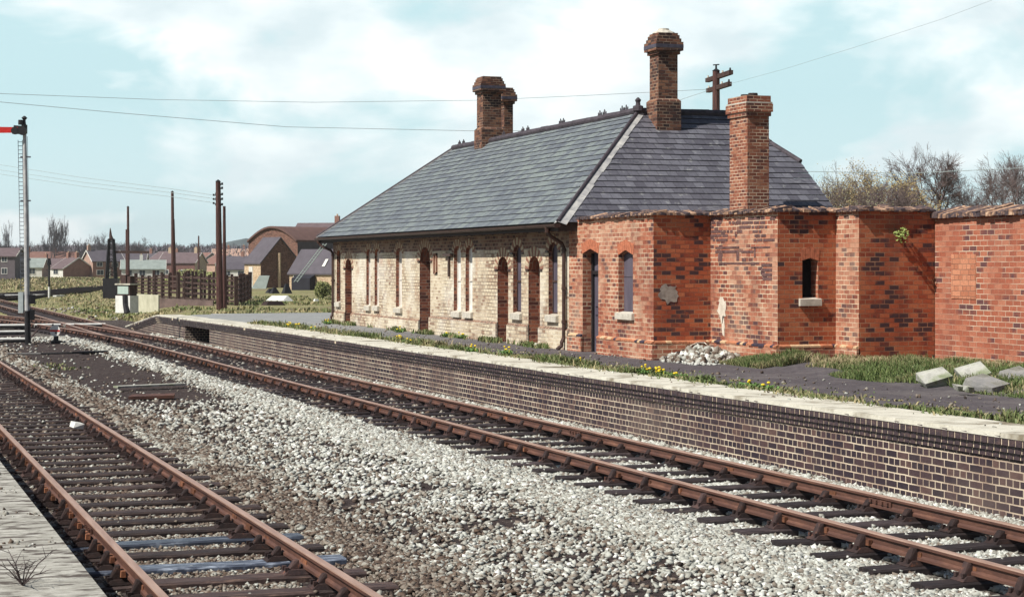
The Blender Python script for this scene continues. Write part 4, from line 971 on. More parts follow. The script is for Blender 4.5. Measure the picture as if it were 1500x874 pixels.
# ================================================================== vegetation helpers
t = NT('grass_blade'); at = t.new('ShaderNodeAttribute', attribute_name='tone')
c = t.ramp(at.outputs['Fac'], [(0.0, (.46, .37, .24)), (.3, (.33, .28, .15)), (.46, (.18, .20, .085)), (.68, (.10, .145, .045)), (.85, (.075, .12, .035)), (1.0, (.19, .24, .08))]); M['grass'] = t.base(c, .6, .25)
def blades(name, x, y, z, h, w, tone, lean=.45, label=None, cat='grass', kind='stuff'):
    n = len(x); a = rng.uniform(0, 2*PI, n); b = rng.uniform(0, 2*PI, n); l = np.abs(rng.normal(0, lean, n))
    tx, ty = np.cos(b)*l*h, np.sin(b)*l*h; wx, wy = np.cos(a)*w/2, np.sin(a)*w/2
    P = np.stack([np.stack([x-wx, y-wy, z], 1), np.stack([x+wx, y+wy, z], 1), np.stack([x+wx*.8+tx*.4, y+wy*.8+ty*.4, z+h*.6], 1), np.stack([x-wx*.8+tx*.4, y-wy*.8+ty*.4, z+h*.6], 1), np.stack([x+tx, y+ty, z+h*.95-l*h*.2], 1)], 1)
    me = bpy.data.meshes.new(name); me.vertices.add(n*5); me.vertices.foreach_set('co', P.reshape(-1).astype(np.float32))
    i = np.arange(n)[:, None]*5; q = np.concatenate([i+np.array([[0, 1, 2, 3]]), i+np.array([[3, 2, 4]])], 1).reshape(-1).astype(np.int32)
    me.loops.add(n*7); me.loops.foreach_set('vertex_index', q); me.polygons.add(n*2)
    s_ = (np.arange(n)[:, None]*7+np.array([[0, 4]])).reshape(-1).astype(np.int32); me.polygons.foreach_set('loop_start', s_); me.polygons.foreach_set('loop_total', np.tile([4, 3], n).astype(np.int32)); me.update(); me.validate()
    at_ = me.attributes.new('tone', 'FLOAT', 'POINT'); at_.data.foreach_set('value', np.repeat(np.clip(tone, 0, 1), 5).astype(np.float32))
    me.materials.append(M['grass']); o = bpy.data.objects.new(name, me); C.objects.link(o)
    if label: tag(o, label, cat, None, kind)
    return o
def psurf(x, y): return psz(np.asarray(x, float), np.asarray(y, float))
# weeds between coping and tarmac
n = 52000; y = rng.uniform(8, 57, n); x = vE(y)+1.05+rng.normal(0, .15, n)+.12*(fbm(y, y*0, .8, 61)-.5)
k = (fbm(x, y, 1.6, 51)+.10*rng.uniform(-1, 1, n)) > .50; x, y = x[k], y[k]
blades('weeds', x, y, psurf(x, y), rng.uniform(.02, .10, len(x))*(1+1.0*(fbm(x, y, 1.3, 52) > .58)), rng.uniform(.012, .035, len(x)), .42+.5*(fbm(x, y, 1.1, 53)-.35)+rng.normal(0, .12, len(x)), .8, 'ragged line of low weeds between the platform coping and the tarmac', 'weeds')
n = 9000; y = rng.uniform(36.3, 57, n); x = 13.68-np.abs(rng.normal(0, .10, n)); k = fbm(x, y, 1.2, 71)+.1*rng.uniform(-1, 1, n) > .52; x, y = x[k], y[k]
blades('weeds', x, y, psurf(x, y), rng.uniform(.04, .17, len(x)), rng.uniform(.015, .04, len(x)), .55+rng.normal(0, .15, len(x)), .6, 'weeds growing along the foot of the cream brick wall', 'weeds')
# grass bank at the foot of the stepped walls
def bank(x0, x1, y0, y1, n, hmin, hmax, thr, seed, mask=None):
    x = rng.uniform(x0, x1, n); y = rng.uniform(y0, y1, n); k = fbm(x, y, 1.0, seed)+.08*rng.uniform(-1, 1, n) > thr
    if mask is not None: k &= mask(x, y)
    return x[k], y[k], rng.uniform(hmin, hmax, int(k.sum()))
xs_, ys_, hs_ = [], [], []
x, y, h = bank(14.25, 17.6, 17, 28.05, 95000, .05, .20, .43, 81, lambda x, y: x > 14.35+.35*np.sin(y*1.7)*.5+.3*(y > 26)); xs_.append(x); ys_.append(y); hs_.append(h)
x, y, h = bank(14.6, 16.1, 28.0, 28.85, 14000, .08, .24, .36, 82); xs_.append(x); ys_.append(y); hs_.append(h)
x, y, h = bank(14.3, 14.95, 28.2, 30.0, 9000, .05, .20, .42, 83); xs_.append(x); ys_.append(y); hs_.append(h)
x, y, h = bank(13.5, 14.9, 30.0, 31.5, 5000, .04, .12, .55, 84, lambda x, y: x > 13.9); xs_.append(x); ys_.append(y); hs_.append(h)
x = np.concatenate(xs_); y = np.concatenate(ys_); h = np.concatenate(hs_)
blades('grass', x, y, psurf(x, y)-.01, h*(.15+1.25*fbm(x, y, 1.3, 85)**1.2), rng.uniform(.008, .018, len(x)), .46+1.5*(fbm(x, y, .6, 86)-.48)+rng.normal(0, .16, len(x)), .55, 'rough spring grass along the foot of the stepped red walls')
# tufts in yard and by the tracks
n = 26000; y = rng.uniform(66, 125, n); x = rng.uniform(6, 34, n); k = (fbm(x, y, .22, 91) > .52) & ((x-vE(y) > 2.2) | (y > 80)) & (x > vE(np.minimum(y, 90))+1.5); x, y = x[k], y[k]
blades('grass', x, y, gz(x, y), rng.uniform(.05, .22, len(x)), rng.uniform(.05, .12, len(x)), .35+.9*(fbm(x, y, .5, 92)-.4), .5, 'patchy rough grass in the goods yard beyond the station')
n = 16000; y = rng.uniform(37, 74, n); x = rng.uniform(-3, 7.5, n); k = (fbm(x, y, .25, 31) > .68) & (np.abs(x-vR(y)) > 1.6) & (np.abs(x-vL(y)) > 1.6); x, y = x[k], y[k]
blades('grass', x, y, np.full(len(x), -.22), rng.uniform(.03, .12, len(x)), rng.uniform(.03, .07, len(x)), .5+rng.normal(0, .15, len(x)), .7, 'thin green grass by the semaphore signal post')
n = 26000; y = rng.uniform(74, 205, n); x = rng.uniform(-14, 30, n); k = (fbm(x, y, .16, 95) > .44) & (x > vB(y)+1.9) & (x < .125*y+1.5); x, y = x[k], y[k]
blades('rough_grass', x, y, gz(x, y)-.02, rng.uniform(.04, .22, len(x)), rng.uniform(.05, .14, len(x)), .15+.55*rng.uniform(0, 1, len(x))**1.6, .6, 'straw coloured rough grass between the turnout and the distant sidings', 'grass')
n = 900; y = rng.uniform(74, 120, n); x = rng.uniform(6, 16, n); k = (fbm(x, y, .2, 96) > .5) & (x > vB(y)+1.7) & (x < .13*y); x, y = x[k], y[k]
o = stones('scattered_stones', x, y, gz(x, y), rng.uniform(.04, .15, len(x)), np.clip(rng.normal(.42, .2, len(x)), 0, 1), M['stone']); tag(o, 'scattered pale stones in the rough ground beyond the turnout', 'stones', None, 'stuff')
n = 1700; y = 10+46*rng.uniform(0, 1, n)**1.4; x = vE(y)+rng.uniform(.3, 3.0, n); k = (x < 14.3) & (fbm(x, y, .9, 97) > .40); x, y = x[k], y[k]
o = stones('grit', x, y, psurf(x, y)+.006, .008+.03*rng.uniform(0, 1, len(x))**3, np.clip(rng.normal(.40, .2, len(x)), 0, 1), M['stone']); tag(o, 'loose grit strewn over the station platform tarmac', 'grit', None, 'stuff')
n = 7000; y = rng.uniform(10, 50, n); x = vE(y)+1.3+np.abs(rng.normal(0, .35, n)); k = fbm(x, y, 2.2, 98) > .60; x, y = x[k], y[k]
blades('moss', x, y, psurf(x, y), rng.uniform(.012, .035, len(x)), rng.uniform(.02, .04, len(x)), .35+rng.normal(0, .2, len(x)), .9, 'mossy flecks spreading over the platform tarmac', 'moss')
# dandelions
M['yellow'] = flat('dandelion_yellow', (.85, .62, .03), .7, .2)
def dandelion(px, d_off, n, s=.14):
    e = None; y = 20
    for _ in range(30): y = S(px, edgeR(y)+d_off)
    x = edgeR(y)+d_off; z = float(psurf([x], [y])[0]); root = thing('dandelion_clump', (x, y, z), 'clump of dandelions in yellow flower in the weed strip on the platform edge', 'flowers', 'dandelion clumps along the platform')
    m = MB()
    for i in range(70):
        a = random.uniform(0, 2*PI); r = random.uniform(.0, s*1.3); p = Vector((x+math.cos(a)*r*.6, y+math.sin(a)*r*1.6, z)); b = random.uniform(0, 2*PI); L = random.uniform(.07, .15); d = Vector((math.cos(b), math.sin(b), 0)); w = Vector((-d.y, d.x, 0))*.02; h = random.uniform(.02, .10)
        m.face([p, p+d*L*.5+w+Vector((0, 0, h)), p+d*L+Vector((0, 0, h*.7)), p+d*L*.5-w+Vector((0, 0, h))])
    m.build('leaves', M['leaf'], root)
    for i in range(n):
        m = MB(); a = random.uniform(0, 2*PI); r = random.uniform(0, s); c = Vector((x+math.cos(a)*r*.6, y+math.sin(a)*r*1.7, z+random.uniform(.08, .16))); R = random.uniform(.02, .032)
        rings = [[c+Vector((math.cos(2*PI*k/8)*R*q, math.sin(2*PI*k/8)*R*q, zz)) for k in range(8)] for q, zz in ((.35, -.012), (1, 0), (.8, .014), (.3, .02))]
        m.loft(rings); m.tube([c-Vector((0, 0, .1)), c-Vector((0, 0, .01))], .004, 4); m.build('flower', M['yellow'], root)
for px, do, n in ((424, 1.0, 7), (437, 1.0, 6), (458, 1.05, 3), (586, 1.1, 9), (600, .95, 4), (691, 1.1, 3), (742, 1.3, 3), (855, 1.15, 3), (945, 1.1, 5), (969, 1.05, 8), (992, 1.1, 2), (1098, 1.15, 2), (1127, 1.05, 2)): dandelion(px, do, n)
for px, do in ((585, 2.75), (655, 2.95), (676, 2.95), (480, 2.8)): dandelion(px, do, 3, .12)

# ---- bare trees
def grow(m, p, d, L, r, lev, rs, up, droop, ang, minr, kids, tips=None):
    n = 3; pts_ = [p]; rad = [r]; q = Vector(p); dd = Vector(d)
    for i in range(n):
        dd = (dd+Vector((rs.gauss(0, .13), rs.gauss(0, .13), rs.gauss(0, .10)+up*.12))).normalized(); q = q+dd*(L/n); pts_.append(q.copy()); rad.append(max(minr, r*(1-.42*(i+1)/n)))
    m.tube(pts_, rad, 6 if lev > 4 else 3, caps=False)
    if tips is not None and lev <= 1: tips.append(q.copy())
    if lev <= 0: return
    for k in range(kids if lev > 1 else kids+1):
        t_ = rs.uniform(.3, 1.0); i = min(n-1, int(t_*n)); b = pts_[i].lerp(pts_[i+1], t_*n-i)
        ax = Vector((rs.gauss(0, 1), rs.gauss(0, 1), rs.gauss(0, 1))).normalized(); side = (ax-dd*ax.dot(dd)).normalized(); a = ang*rs.uniform(.6, 1.3)
        nd = (dd*math.cos(a)+side*math.sin(a)+Vector((0, 0, up*.35))).normalized()
        grow(m, b, nd, L*rs.uniform(.55, .82), rad[-1]*rs.uniform(.6, .9), lev-1, rs, up, droop, ang, minr, kids, tips)
    grow(m, pts_[-1], dd, L*.75, rad[-1], lev-1, rs, up, droop, ang, minr, kids, tips)
M['bark'] = flat('dark_bark', (.075, .055, .055), .9, .35, 3); M['twig'] = flat('bare_twig', (.16, .12, .115), .9, .3, 3); M['twig2'] = flat('far_bare_twig', (.15, .135, .155), .9, .3, 1)
def tree(px, D, ytop, label, seed, z0=0., levels=5, up=.5, ang=.55, r=.16, minr=.0055, kids=3, leaf=None, first=.32, name='bare_tree', group=None, wide=1., tw='twig', nstem=1, cat='tree', ybase=None, bl=.36):
    b = W(px, 388, D); b.z = z0; H = (388-ytop)/F*D+CAMZ-z0; rs = random.Random(seed)
    root = thing(name, b, label, cat, group); tr = MB(); cr = MB(); tips = []
    for sI in range(nstem):
        bb = b+Vector((rs.uniform(-.3, .3), rs.uniform(-.3, .3), 0))*(nstem > 1); d = Vector((rs.gauss(0, .05+.12*(nstem > 1)), rs.gauss(0, .05+.12*(nstem > 1)), 1)).normalized(); hl = H*first; top = bb+d*hl
        tr.tube([bb, bb.lerp(top, .4)+Vector((rs.gauss(0, .05), 0, 0)), top], [r*1.25, r, r*.78], 8, caps=False)
        for k in range(kids+1):
            a = 2*PI*k/(kids+1)+rs.uniform(-.4, .4); tl = ang*rs.uniform(.5, 1.2)*(k > 0)*wide
            nd = Vector((math.cos(a)*math.sin(tl), math.sin(a)*math.sin(tl), math.cos(tl)))
            grow(cr, top-d*hl*rs.uniform(0, .25), nd, H*(1-first)*bl*rs.uniform(.85, 1.15), r*.62, levels, rs, up, 0, ang, minr, kids, tips)
    # fit to the height seen in the photograph
    zt = max(v_[2] for v_ in cr.v); f = (H)/(zt-z0)
    for mm_ in (tr, cr): mm_.v = [(b.x+(v_[0]-b.x)*(.5+.5*f), b.y+(v_[1]-b.y)*(.5+.5*f), z0+(v_[2]-z0)*f) for v_ in mm_.v]
    tr.build('trunk', M['bark'], root); cr.build('crown', M[tw], root)
    if leaf:
        lm = MB()
        for q in tips:
            q = Vector((b.x+(q.x-b.x)*(.5+.5*f), b.y+(q.y-b.y)*(.5+.5*f), z0+(q.z-z0)*f))
            for _ in range(leaf[1]):
                p = q+Vector((rs.gauss(0, .12), rs.gauss(0, .12), rs.gauss(0, .12))); a_ = Vector((rs.gauss(0, 1), rs.gauss(0, 1), rs.gauss(0, 1))).normalized()*leaf[2]; b_ = a_.orthogonal().normalized()*leaf[2]*.6; lm.face([p-a_, p+b_, p+a_, p-b_])
        lm.build('young_leaves', leaf[0], root)
    return root
M['bud'] = leafmat('opening_buds', (.26, .20, .08), (.36, .28, .12)); M['bud2'] = leafmat('pale_leaf', (.22, .22, .12), (.34, .34, .2))
tree(1386, 90, 206, 'tallest bare tree above the wall, its dark trunk forking low', 3, levels=5, r=.17, kids=3, up=.12, ang=.62, first=.60, bl=.40, wide=1.3)
tree(1318, 84, 256, 'low bare tree between the olive crowned tree and the tallest one', 13, levels=5, r=.08, kids=3, up=.2, ang=.6, first=.58, bl=.42)
tree(1290, 88, 229, 'rounded tree with olive brown opening buds above the annexe wall', 5, levels=5, r=.11, kids=3, up=.0, ang=.72, first=.58, bl=.46, wide=1.4, leaf=(M['bud'], 2, .05))
tree(1250, 80, 232, 'sparse tree with tiny pale leaves, just right of the slate roof', 8, levels=5, r=.06, kids=2, up=.4, ang=.55, first=.45, bl=.42, leaf=(M['bud2'], 1, .035))
tree(1222, 80, 258, 'smallest sparse sapling beside the lower corner of the slate roof', 9, levels=4, r=.05, kids=3, up=.5, ang=.55, first=.45, bl=.42, leaf=(M['bud2'], 1, .03))
tree(1452, 92, 222, 'wide bare tree with two pale stems, right of the tallest tree', 21, levels=5, r=.10, kids=3, up=.05, ang=.66, first=.58, bl=.44, wide=1.4, nstem=1)
tree(1490, 88, 212, 'bare tree cut by the right edge of the picture', 17, levels=5, r=.11, kids=3, up=.15, ang=.6, first=.58, bl=.42, wide=1.2)
tree(1560, 95, 215, 'bare tree further along behind the boundary wall', 18, levels=4, r=.15, kids=3, up=.35, ang=.5, first=.38)
# poplars and trees beyond the field
for i, (px, yt, s_) in enumerate(((76, 318, 1), (83, 326, 2), (90, 312, 3), (98, 315, 4), (70, 340, 6))):
    lab = ['bare upright poplar on the left of the tall poplar clump', 'bare upright poplar, second of the tall clump from the left', 'tallest bare poplar in the middle of the clump behind the bungalows', 'bare upright poplar on the right of the tall poplar clump', 'short bare poplar beside the tall clump, at its left foot'][i]
    tree(px, 430+3*i, yt, lab, 30+s_, z0=-.2, levels=4, up=2.2, ang=.22, r=.22, minr=.02, kids=2, first=.12, name='poplar', group='tall poplars behind the bungalows', tw='twig2')
tree(12, 440, 320, 'lone thin poplar at the left edge of the picture', 41, z0=-.2, levels=4, up=2.0, ang=.22, r=.18, minr=.02, kids=2, first=.12, name='poplar', tw='twig2')
tree(3, 445, 345, 'low bare tree behind the grey brick house at the left edge', 42, z0=-.2, levels=4, up=.6, ang=.5, r=.2, minr=.02, kids=3, name='bare_tree', tw='twig2')
for px, D, yt, lab, sd in ((150, 470, 338, 'broad domed bare tree above the brick gabled house', 51), (128, 480, 348, 'bare tree left of the broad domed tree', 52), (204, 460, 345, 'upright bare tree between crane and first telegraph pole', 53), (38, 470, 352, 'bare tree beside the white signal post', 54), (233, 500, 353, 'small bare tree right of the first telegraph pole', 55), (262, 480, 357, 'small bare tree right of the second telegraph pole', 56), (168, 480, 352, 'bare tree right of the broad domed tree, behind the crane', 57)):
    tree(px, D, yt, lab, sd, z0=-.2, levels=4, up=.3, ang=.55, r=.28, minr=.025, kids=3, first=.28, name='bare_tree', tw='twig2', wide=1.3)
# far wood
n = 60000; D = rng.uniform(480, 620, n); px = rng.uniform(-120, 500, n); prof = 372-9*fbm(px, px*0, .03, 5)*1.3-6*fbm(px, px*0, .11, 6)
hh = rng.uniform(0, 1, n)**.7; py = 396-(396-prof)*hh*rng.uniform(.8, 1.05, n)
xc = (px-750)/F*D; X_ = D*ST+xc*CT; Y_ = D*CT-xc*ST; Z_ = CAMZ-(py-388)/F*D
o = blades('woodland', X_, Y_, Z_, rng.uniform(.8, 2.0, n), rng.uniform(.10, .3, n), rng.uniform(0, 1, n), .8, 'band of bare woodland along the horizon behind the houses', 'woodland'); o.data.materials[0] = M['twig2']
M['hill'] = nmat('wooded_hill', [(.3, (.05, .07, .075)), (.7, (.10, .13, .13))], .05, 6, bump=0)
m = MB(); prev = None
for i in range(61):
    px = -200+i*40; D = 1500; yt = 372-interp(px, [(-200, 4), (250, 3), (300, 13), (370, 22), (430, 17), (520, 22), (900, 20), (2200, 8)])-1.5*math.sin(i*1.9)-1.2*math.sin(i*4.1)
    a = W(px, yt, D); b = W(px, 392, D-150); c_ = W(px, 392, D+400); c_.z = -1; b.z = -1
    if prev: m.face([prev[1], b, a, prev[0]]); m.face([prev[0], a, c_, prev[2]])
    prev = (a, b, c_)
struct(m.build('hills', M['hill']))
# bushes
def bush(px, D, w, h, z0, label, mat, seed, n=1500, lf=.09, name='bush', dense=1):
    b = W(px, 388, D); b.z = z0; root = thing(name, b, label, 'bush'); rs = random.Random(seed); m = MB()
    lobes = [(rs.uniform(-.35, .35)*w, rs.uniform(-.3, .3)*w, rs.uniform(.3, .65)*h, rs.uniform(.25, .42)) for _ in range(9)]
    for i in range(n):
        lx, ly, lz, lr = rs.choice(lobes); v_ = Vector((rs.gauss(0, 1), rs.gauss(0, 1), rs.gauss(0, 1))).normalized()*rs.uniform(.6, 1)**.5*lr; p = b+Vector((lx+v_.x*w*.7, ly+v_.y*w*.7, max(.02, lz+v_.z*h)))
        a_ = Vector((rs.gauss(0, 1), rs.gauss(0, 1), rs.gauss(0, 1))).normalized()*lf*rs.uniform(.6, 1.4); b_ = a_.orthogonal().normalized()*lf*.7; m.face([p-a_, p+b_, p+a_, p-b_])
    m.build('foliage', mat, root)
    m = MB()
    for k in range(6): m.tube([b, b+Vector((rs.uniform(-.3, .3)*w, rs.uniform(-.3, .3)*w, h*.6))], [.03, .012], 5)
    m.build('stem', M['bark'], root); return root
M['olive'] = leafmat('olive_bush_leaf', (.12, .15, .04), (.26, .27, .10)); M['hedge'] = leafmat('hedge_leaf', (.20, .22, .07), (.36, .36, .16))
bush(473, 118, 1.3, 1.25, .25, 'green bush against the shed beside the far end of the station', M['olive'], 3, 2500, .05)
bush(288, 190, 5.5, 2.0, .0, 'yellow green hedge behind the timber pens', M['hedge'], 5, 3000, .12, 'hedge'); bush(262, 200, 3, 1.2, .0, 'low olive bush by the second telegraph pole', M['hedge'], 6, 1200, .12)
bush(338, 180, 3.0, .7, .1, 'low green bush right of the big telegraph pole', M['olive'], 8, 1200, .10)

# ================================================================== station-side clutter
def slab(name, c, sx, sy, sz, rx, ry, rz, label, mat, cat='slab'):
    m = MB(); hx, hy = sx/2, sy/2; rs = random.Random(label)
    P = []
    for z_ in (-sz/2, sz/2):
        for x_, y_ in ((-hx, -hy), (hx, -hy), (hx, hy), (-hx, hy)): P.append(Vector((x_+rs.uniform(-.03, .03), y_+rs.uniform(-.03, .03), z_)))
    R = Matrix.Rotation(rz, 3, 'Z') @ Matrix.Rotation(rx, 3, 'X') @ Matrix.Rotation(ry, 3, 'Y'); P = [R @ p+Vector(c) for p in P]; m.hexa(P); o = m.build(name, mat, None, c)
    bv = o.modifiers.new('b', 'BEVEL'); bv.width = .015; bv.segments = 2; return tag(o, label, cat)
def on(px, py, z): return G(px, py, z)
M['slab1'] = nmat('pale_stone_slab', [(.25, (.24, .24, .21)), (.5, (.42, .42, .38)), (.7, (.56, .55, .50))], 6, 8, bump=.014, second=((.20, .23, .14), 3, .48, .64)); M['slab2'] = nmat('grey_stone_slab', [(.3, (.20, .20, .20)), (.7, (.34, .33, .31))], 7, 7, bump=.008, second=((.15, .15, .12), 4, .5, .7))
p = on(1369, 552, .86); slab('stone_slab', (p.x, p.y, .84), .42, .40, .12, .30, -.24, -.15, 'tilted pale slab in the grass, leftmost of the dumped slabs', M['slab1'])
p = on(1426, 549, .88); slab('stone_slab', (p.x, p.y, .885), .38, .42, .13, .40, -.32, -.1, 'whitest dumped slab, propped up in the grass below the brick wall', M['slab1'])
p = on(1447, 560, .86); slab('stone_slab', (p.x, p.y, .825), .42, .46, .12, .26, -.10, .35, 'grey slab lying in front of the whitest slab', M['slab2'])
p = on(1497, 553, .88); slab('stone_slab', (p.x, p.y, .88), .4, .5, .08, .34, -.15, .2, 'grey slab cut by the right edge of the picture', M['slab2'])
for q, (px, py) in enumerate(((1406, 568), (1418, 569))):
    p = on(px, py, .80); slab('stone', (p.x, p.y, .80), .13, .10, .07, .2, .1, .4*q, ['small white stone below the dumped slabs, left of a pair', 'small white stone below the dumped slabs, right of a pair'][q], M['slab1'], 'stone')
# rubble
n = 650; a = rng.uniform(0, 2*PI, n); r_ = rng.uniform(0, 1, n)**.6; cx, cy = 14.35, 30.75
x = cx+np.cos(a)*r_*.62; y = cy+np.sin(a)*r_*1.0; k = (x < 14.88); x, y, r_ = x[k], y[k], r_[k]
o = stones('rubble', x, y, psurf(x, y)+(1-r_)**1.0*.26*rng.uniform(.6, 1, len(x)), rng.uniform(.02, .10, len(x)), np.clip(rng.normal(.5, .27, len(x)), 0, 1), M['stone']); tag(o, 'heap of pale rubble and broken plaster in the corner of the red walls', 'rubble', None, 'stuff')
def sheet(name, P, wv, label, mat):
    m = MB(); n = len(P)
    for i in range(n-1):
        for j in range(3):
            w0, w1 = Vector(wv)*(j/3), Vector(wv)*((j+1)/3); z0, z1 = Vector((0, 0, random.uniform(-.02, .02))), Vector((0, 0, random.uniform(-.02, .02)))
            m.face([P[i]+w0, P[i+1]+w0, P[i+1]+w1, P[i]+w1])
    o = m.build(name, mat, None, P[0]); s_ = o.modifiers.new('s', 'SOLIDIFY'); s_.thickness = .012; return tag(o, label, 'sheet')
sheet('torn_sheet', [on(992, 525, .74), W(1004, 513, 34.1), W(1013, 505, 34.2), W(1022, 501, 34.3), W(1032, 501, 34.3), W(1038, 506, 34.2)], (.12, .32, -.02), 'curled pale sheet draped over the rubble heap', M['patch'])
sheet('torn_sheet', [on(1008, 527, .76), W(1018, 514, 33.6), W(1026, 508, 33.7), W(1034, 512, 33.6)], (.10, .22, -.03), 'smaller buckled sheet in front of the curled one on the rubble', M['slab1'])
n = 260; x = rng.uniform(13.75, 14.5, n); y = rng.uniform(29.6, 31.2, n); k = (x-13.7) < .75*(y-29.2); o = stones('plaster_dust', x, y, psurf(x, y), rng.uniform(.015, .05, n), np.clip(rng.normal(.8, .1, n), 0, 1), M['stone']); tag(o, 'pale plaster crumbs spread in front of the rubble heap', 'debris', None, 'stuff')
# debris on near platform
n = 2600; x = rng.uniform(-.3, 1.12, n); y = rng.uniform(9, 16, n); k = fbm(x, y, 1.3, 7) > .50; x, y = x[k], y[k]
k = x < 1.15-.28*(rng.uniform(0, 1, len(x))); x, y = x[k], y[k]; o = stones('grit', x, y, np.full(len(x), .735), .008+.022*rng.uniform(0, 1, len(x))**3, np.clip(rng.normal(.40, .25, len(x)), 0, 1), M['stone']); tag(o, 'loose grit and pebbles on the camera side platform edge', 'grit', None, 'stuff')
def weed_dead(x, y, label):
    m = MB(); root = thing('dead_weed', (x, y, .735), label, 'dead weed')
    for i in range(11):
        a = random.uniform(0, 2*PI); L = random.uniform(.10, .30); d = Vector((math.cos(a)*.7, math.sin(a)*.7, random.uniform(.25, 1))).normalized(); p = Vector((x, y, .735)); pts_ = [p, p+d*L*.5, p+d*L+Vector((0, 0, -.04))]; m.tube(pts_, [.004, .003, .0015], 4)
        for k in range(4):
            b = pts_[1].lerp(pts_[2], k/4); m.tube([b, b+Vector((random.gauss(0, .05), random.gauss(0, .05), random.uniform(0, .06)))], [.0025, .001], 3)
    m.build('stems', M['bark'], root)
weed_dead(.78, 10.3, 'dead brown weed lying on the pale platform edge, lower one'); weed_dead(.62, 11.8, 'dead brown weed lying on the pale platform edge, upper one')
# small things in the six-foot
o = on(226, 581, -.17); m = MB(); m.hexa([(o.x-.55, o.y-.25, -.19), (o.x+.35, o.y-.3, -.19), (o.x+.45, o.y+.25, -.19), (o.x-.4, o.y+.3, -.19), (o.x-.55, o.y-.25, -.135), (o.x+.35, o.y-.3, -.125), (o.x+.45, o.y+.25, -.12), (o.x-.4, o.y+.3, -.13)]); tag(m.build('metal_plate', M['rust'], None, o), 'flat rusty cover plate lying in the stones between the tracks', 'plate')
o = on(216, 568, -.17); m = MB(); m.beam((o.x-.7, o.y-.2, -.12), (o.x+.8, o.y+.3, -.12), .22, .04); tag(m.build('board', M['slab1'], None, o), 'pale board lying flat beyond the rusty cover plate', 'board')
o = on(113, 626, -.16); slab('stone', (o.x, o.y, -.12), .17, .13, .09, .1, .2, .3, 'single white stone on a sleeper of the foreground track', M['white'], 'stone')
# ================================================================== left middle distance
sig = G(41, 504, -.2); D0 = sig.y*CT+sig.x*ST
ss = thing('semaphore_signal', sig, 'tall semaphore signal with a red arm on a white post', 'signal'); Z = lambda py, D=D0: CAMZ-(py-388)/F*D
R_ = Vector((CT, -ST, 0)); FW = Vector((ST, CT, 0)); U = Vector((0, 0, 1))
def at(px, py, D=D0): return W(px, py, D)
m = MB(); m.tube([at(41, 505), at(40, 455)], [.105, .095], 12); m.build('post_base', M['black'], ss)
m = MB(); m.tube([at(40, 455), at(38.5, 330), at(36, 195)], [.09, .078, .06], 12); m.build('post', nmat('post_paint', [(.3, (.30, .30, .31)), (.7, (.55, .55, .54))], 4, 5), ss)
m = MB(); m.tube([at(35.7, 196), at(35.7, 183)], [.10, .10], 10); m.tube([at(35.7, 183), at(35.7, 176), at(35.7, 173), at(35.7, 170)], [.06, .04, .10, .03], 10); m.build('finial', M['black'], ss)
m = MB(); a, b = at(28, 191), at(-34, 191); k = FW*-.16
m.hexa([b+k+U*-.11, a+k+U*-.095, a+k*1.12+U*-.095, b+k*1.12+U*-.11, b+k+U*.11, a+k+U*.095, a+k*1.12+U*.095, b+k*1.12+U*.11]); arm = m.build('signal_arm', flat('signal_red', (.55, .025, .02), .45, .15), ss)
m = MB(); a = at(-20, 191)+k*1.14; a2 = at(-16, 191)+k*1.14; m.hexa([a-U*.11, a2-U*.11, a2-U*.11-FW*.004, a-U*.11-FW*.004, a+U*.11, a2+U*.11, a2+U*.11-FW*.004, a+U*.11-FW*.004]); m.build('white_stripe', M['white'], arm)
m = MB(); m.hexa([at(20, 197)+k, at(34, 197)+k, at(34, 197)+k*.7, at(20, 197)+k*.7, at(22, 184)+k, at(34, 185)+k, at(34, 185)+k*.7, at(22, 184)+k*.7]); m.tube([at(24, 192)+k*1.3, at(24, 192)+k*.8], .13, 14); m.tube([at(34, 192)+k*1.3, at(34, 192)+k*.3], .15, 14); m.build('spectacle', M['black'], ss)
m = MB(); m.tube([at(31, 176)+k*.2, at(31, 183)+k*.2], .09, 10); m.build('signal_lamp', M['black'], ss)
m = MB()
la, lb = at(29, 205)+FW*.05, at(33, 450)+FW*.1
for sd in (-.12, .12):
    m.tube([la+R_*sd*.6, lb+R_*sd*.6], .010, 5)
for i in range(42): p = la.lerp(lb, (i+.5)/42); m.tube([p-R_*.08, p+R_*.08], .010, 4); pass
for py in (230, 294, 380): m.beam(at(30, py), at(45, py), .04, .05)
m.build('ladder', flat('ladder_iron', (.10, .11, .13), .6), ss)
m = MB(); m.tube([at(40, 200), at(45, 460)], .008, 5); m.build('signal_wire', M['black'], ss)
m = MB(); p = at(31, 443); m.tbox(p-U*.35, .16, .16, .7, Matrix.Rotation(-TH, 3, 'Z')); m.build('equipment_box', flat('grey_box', (.42, .47, .47), .6, .15), ss)
m = MB(); p = at(47, 436); m.tbox(p-U*.2, .2, .2, .3); m.tbox(at(47, 460)-U*.2, .16, .16, .35); m.build('balance_weight', M['black'], ss)
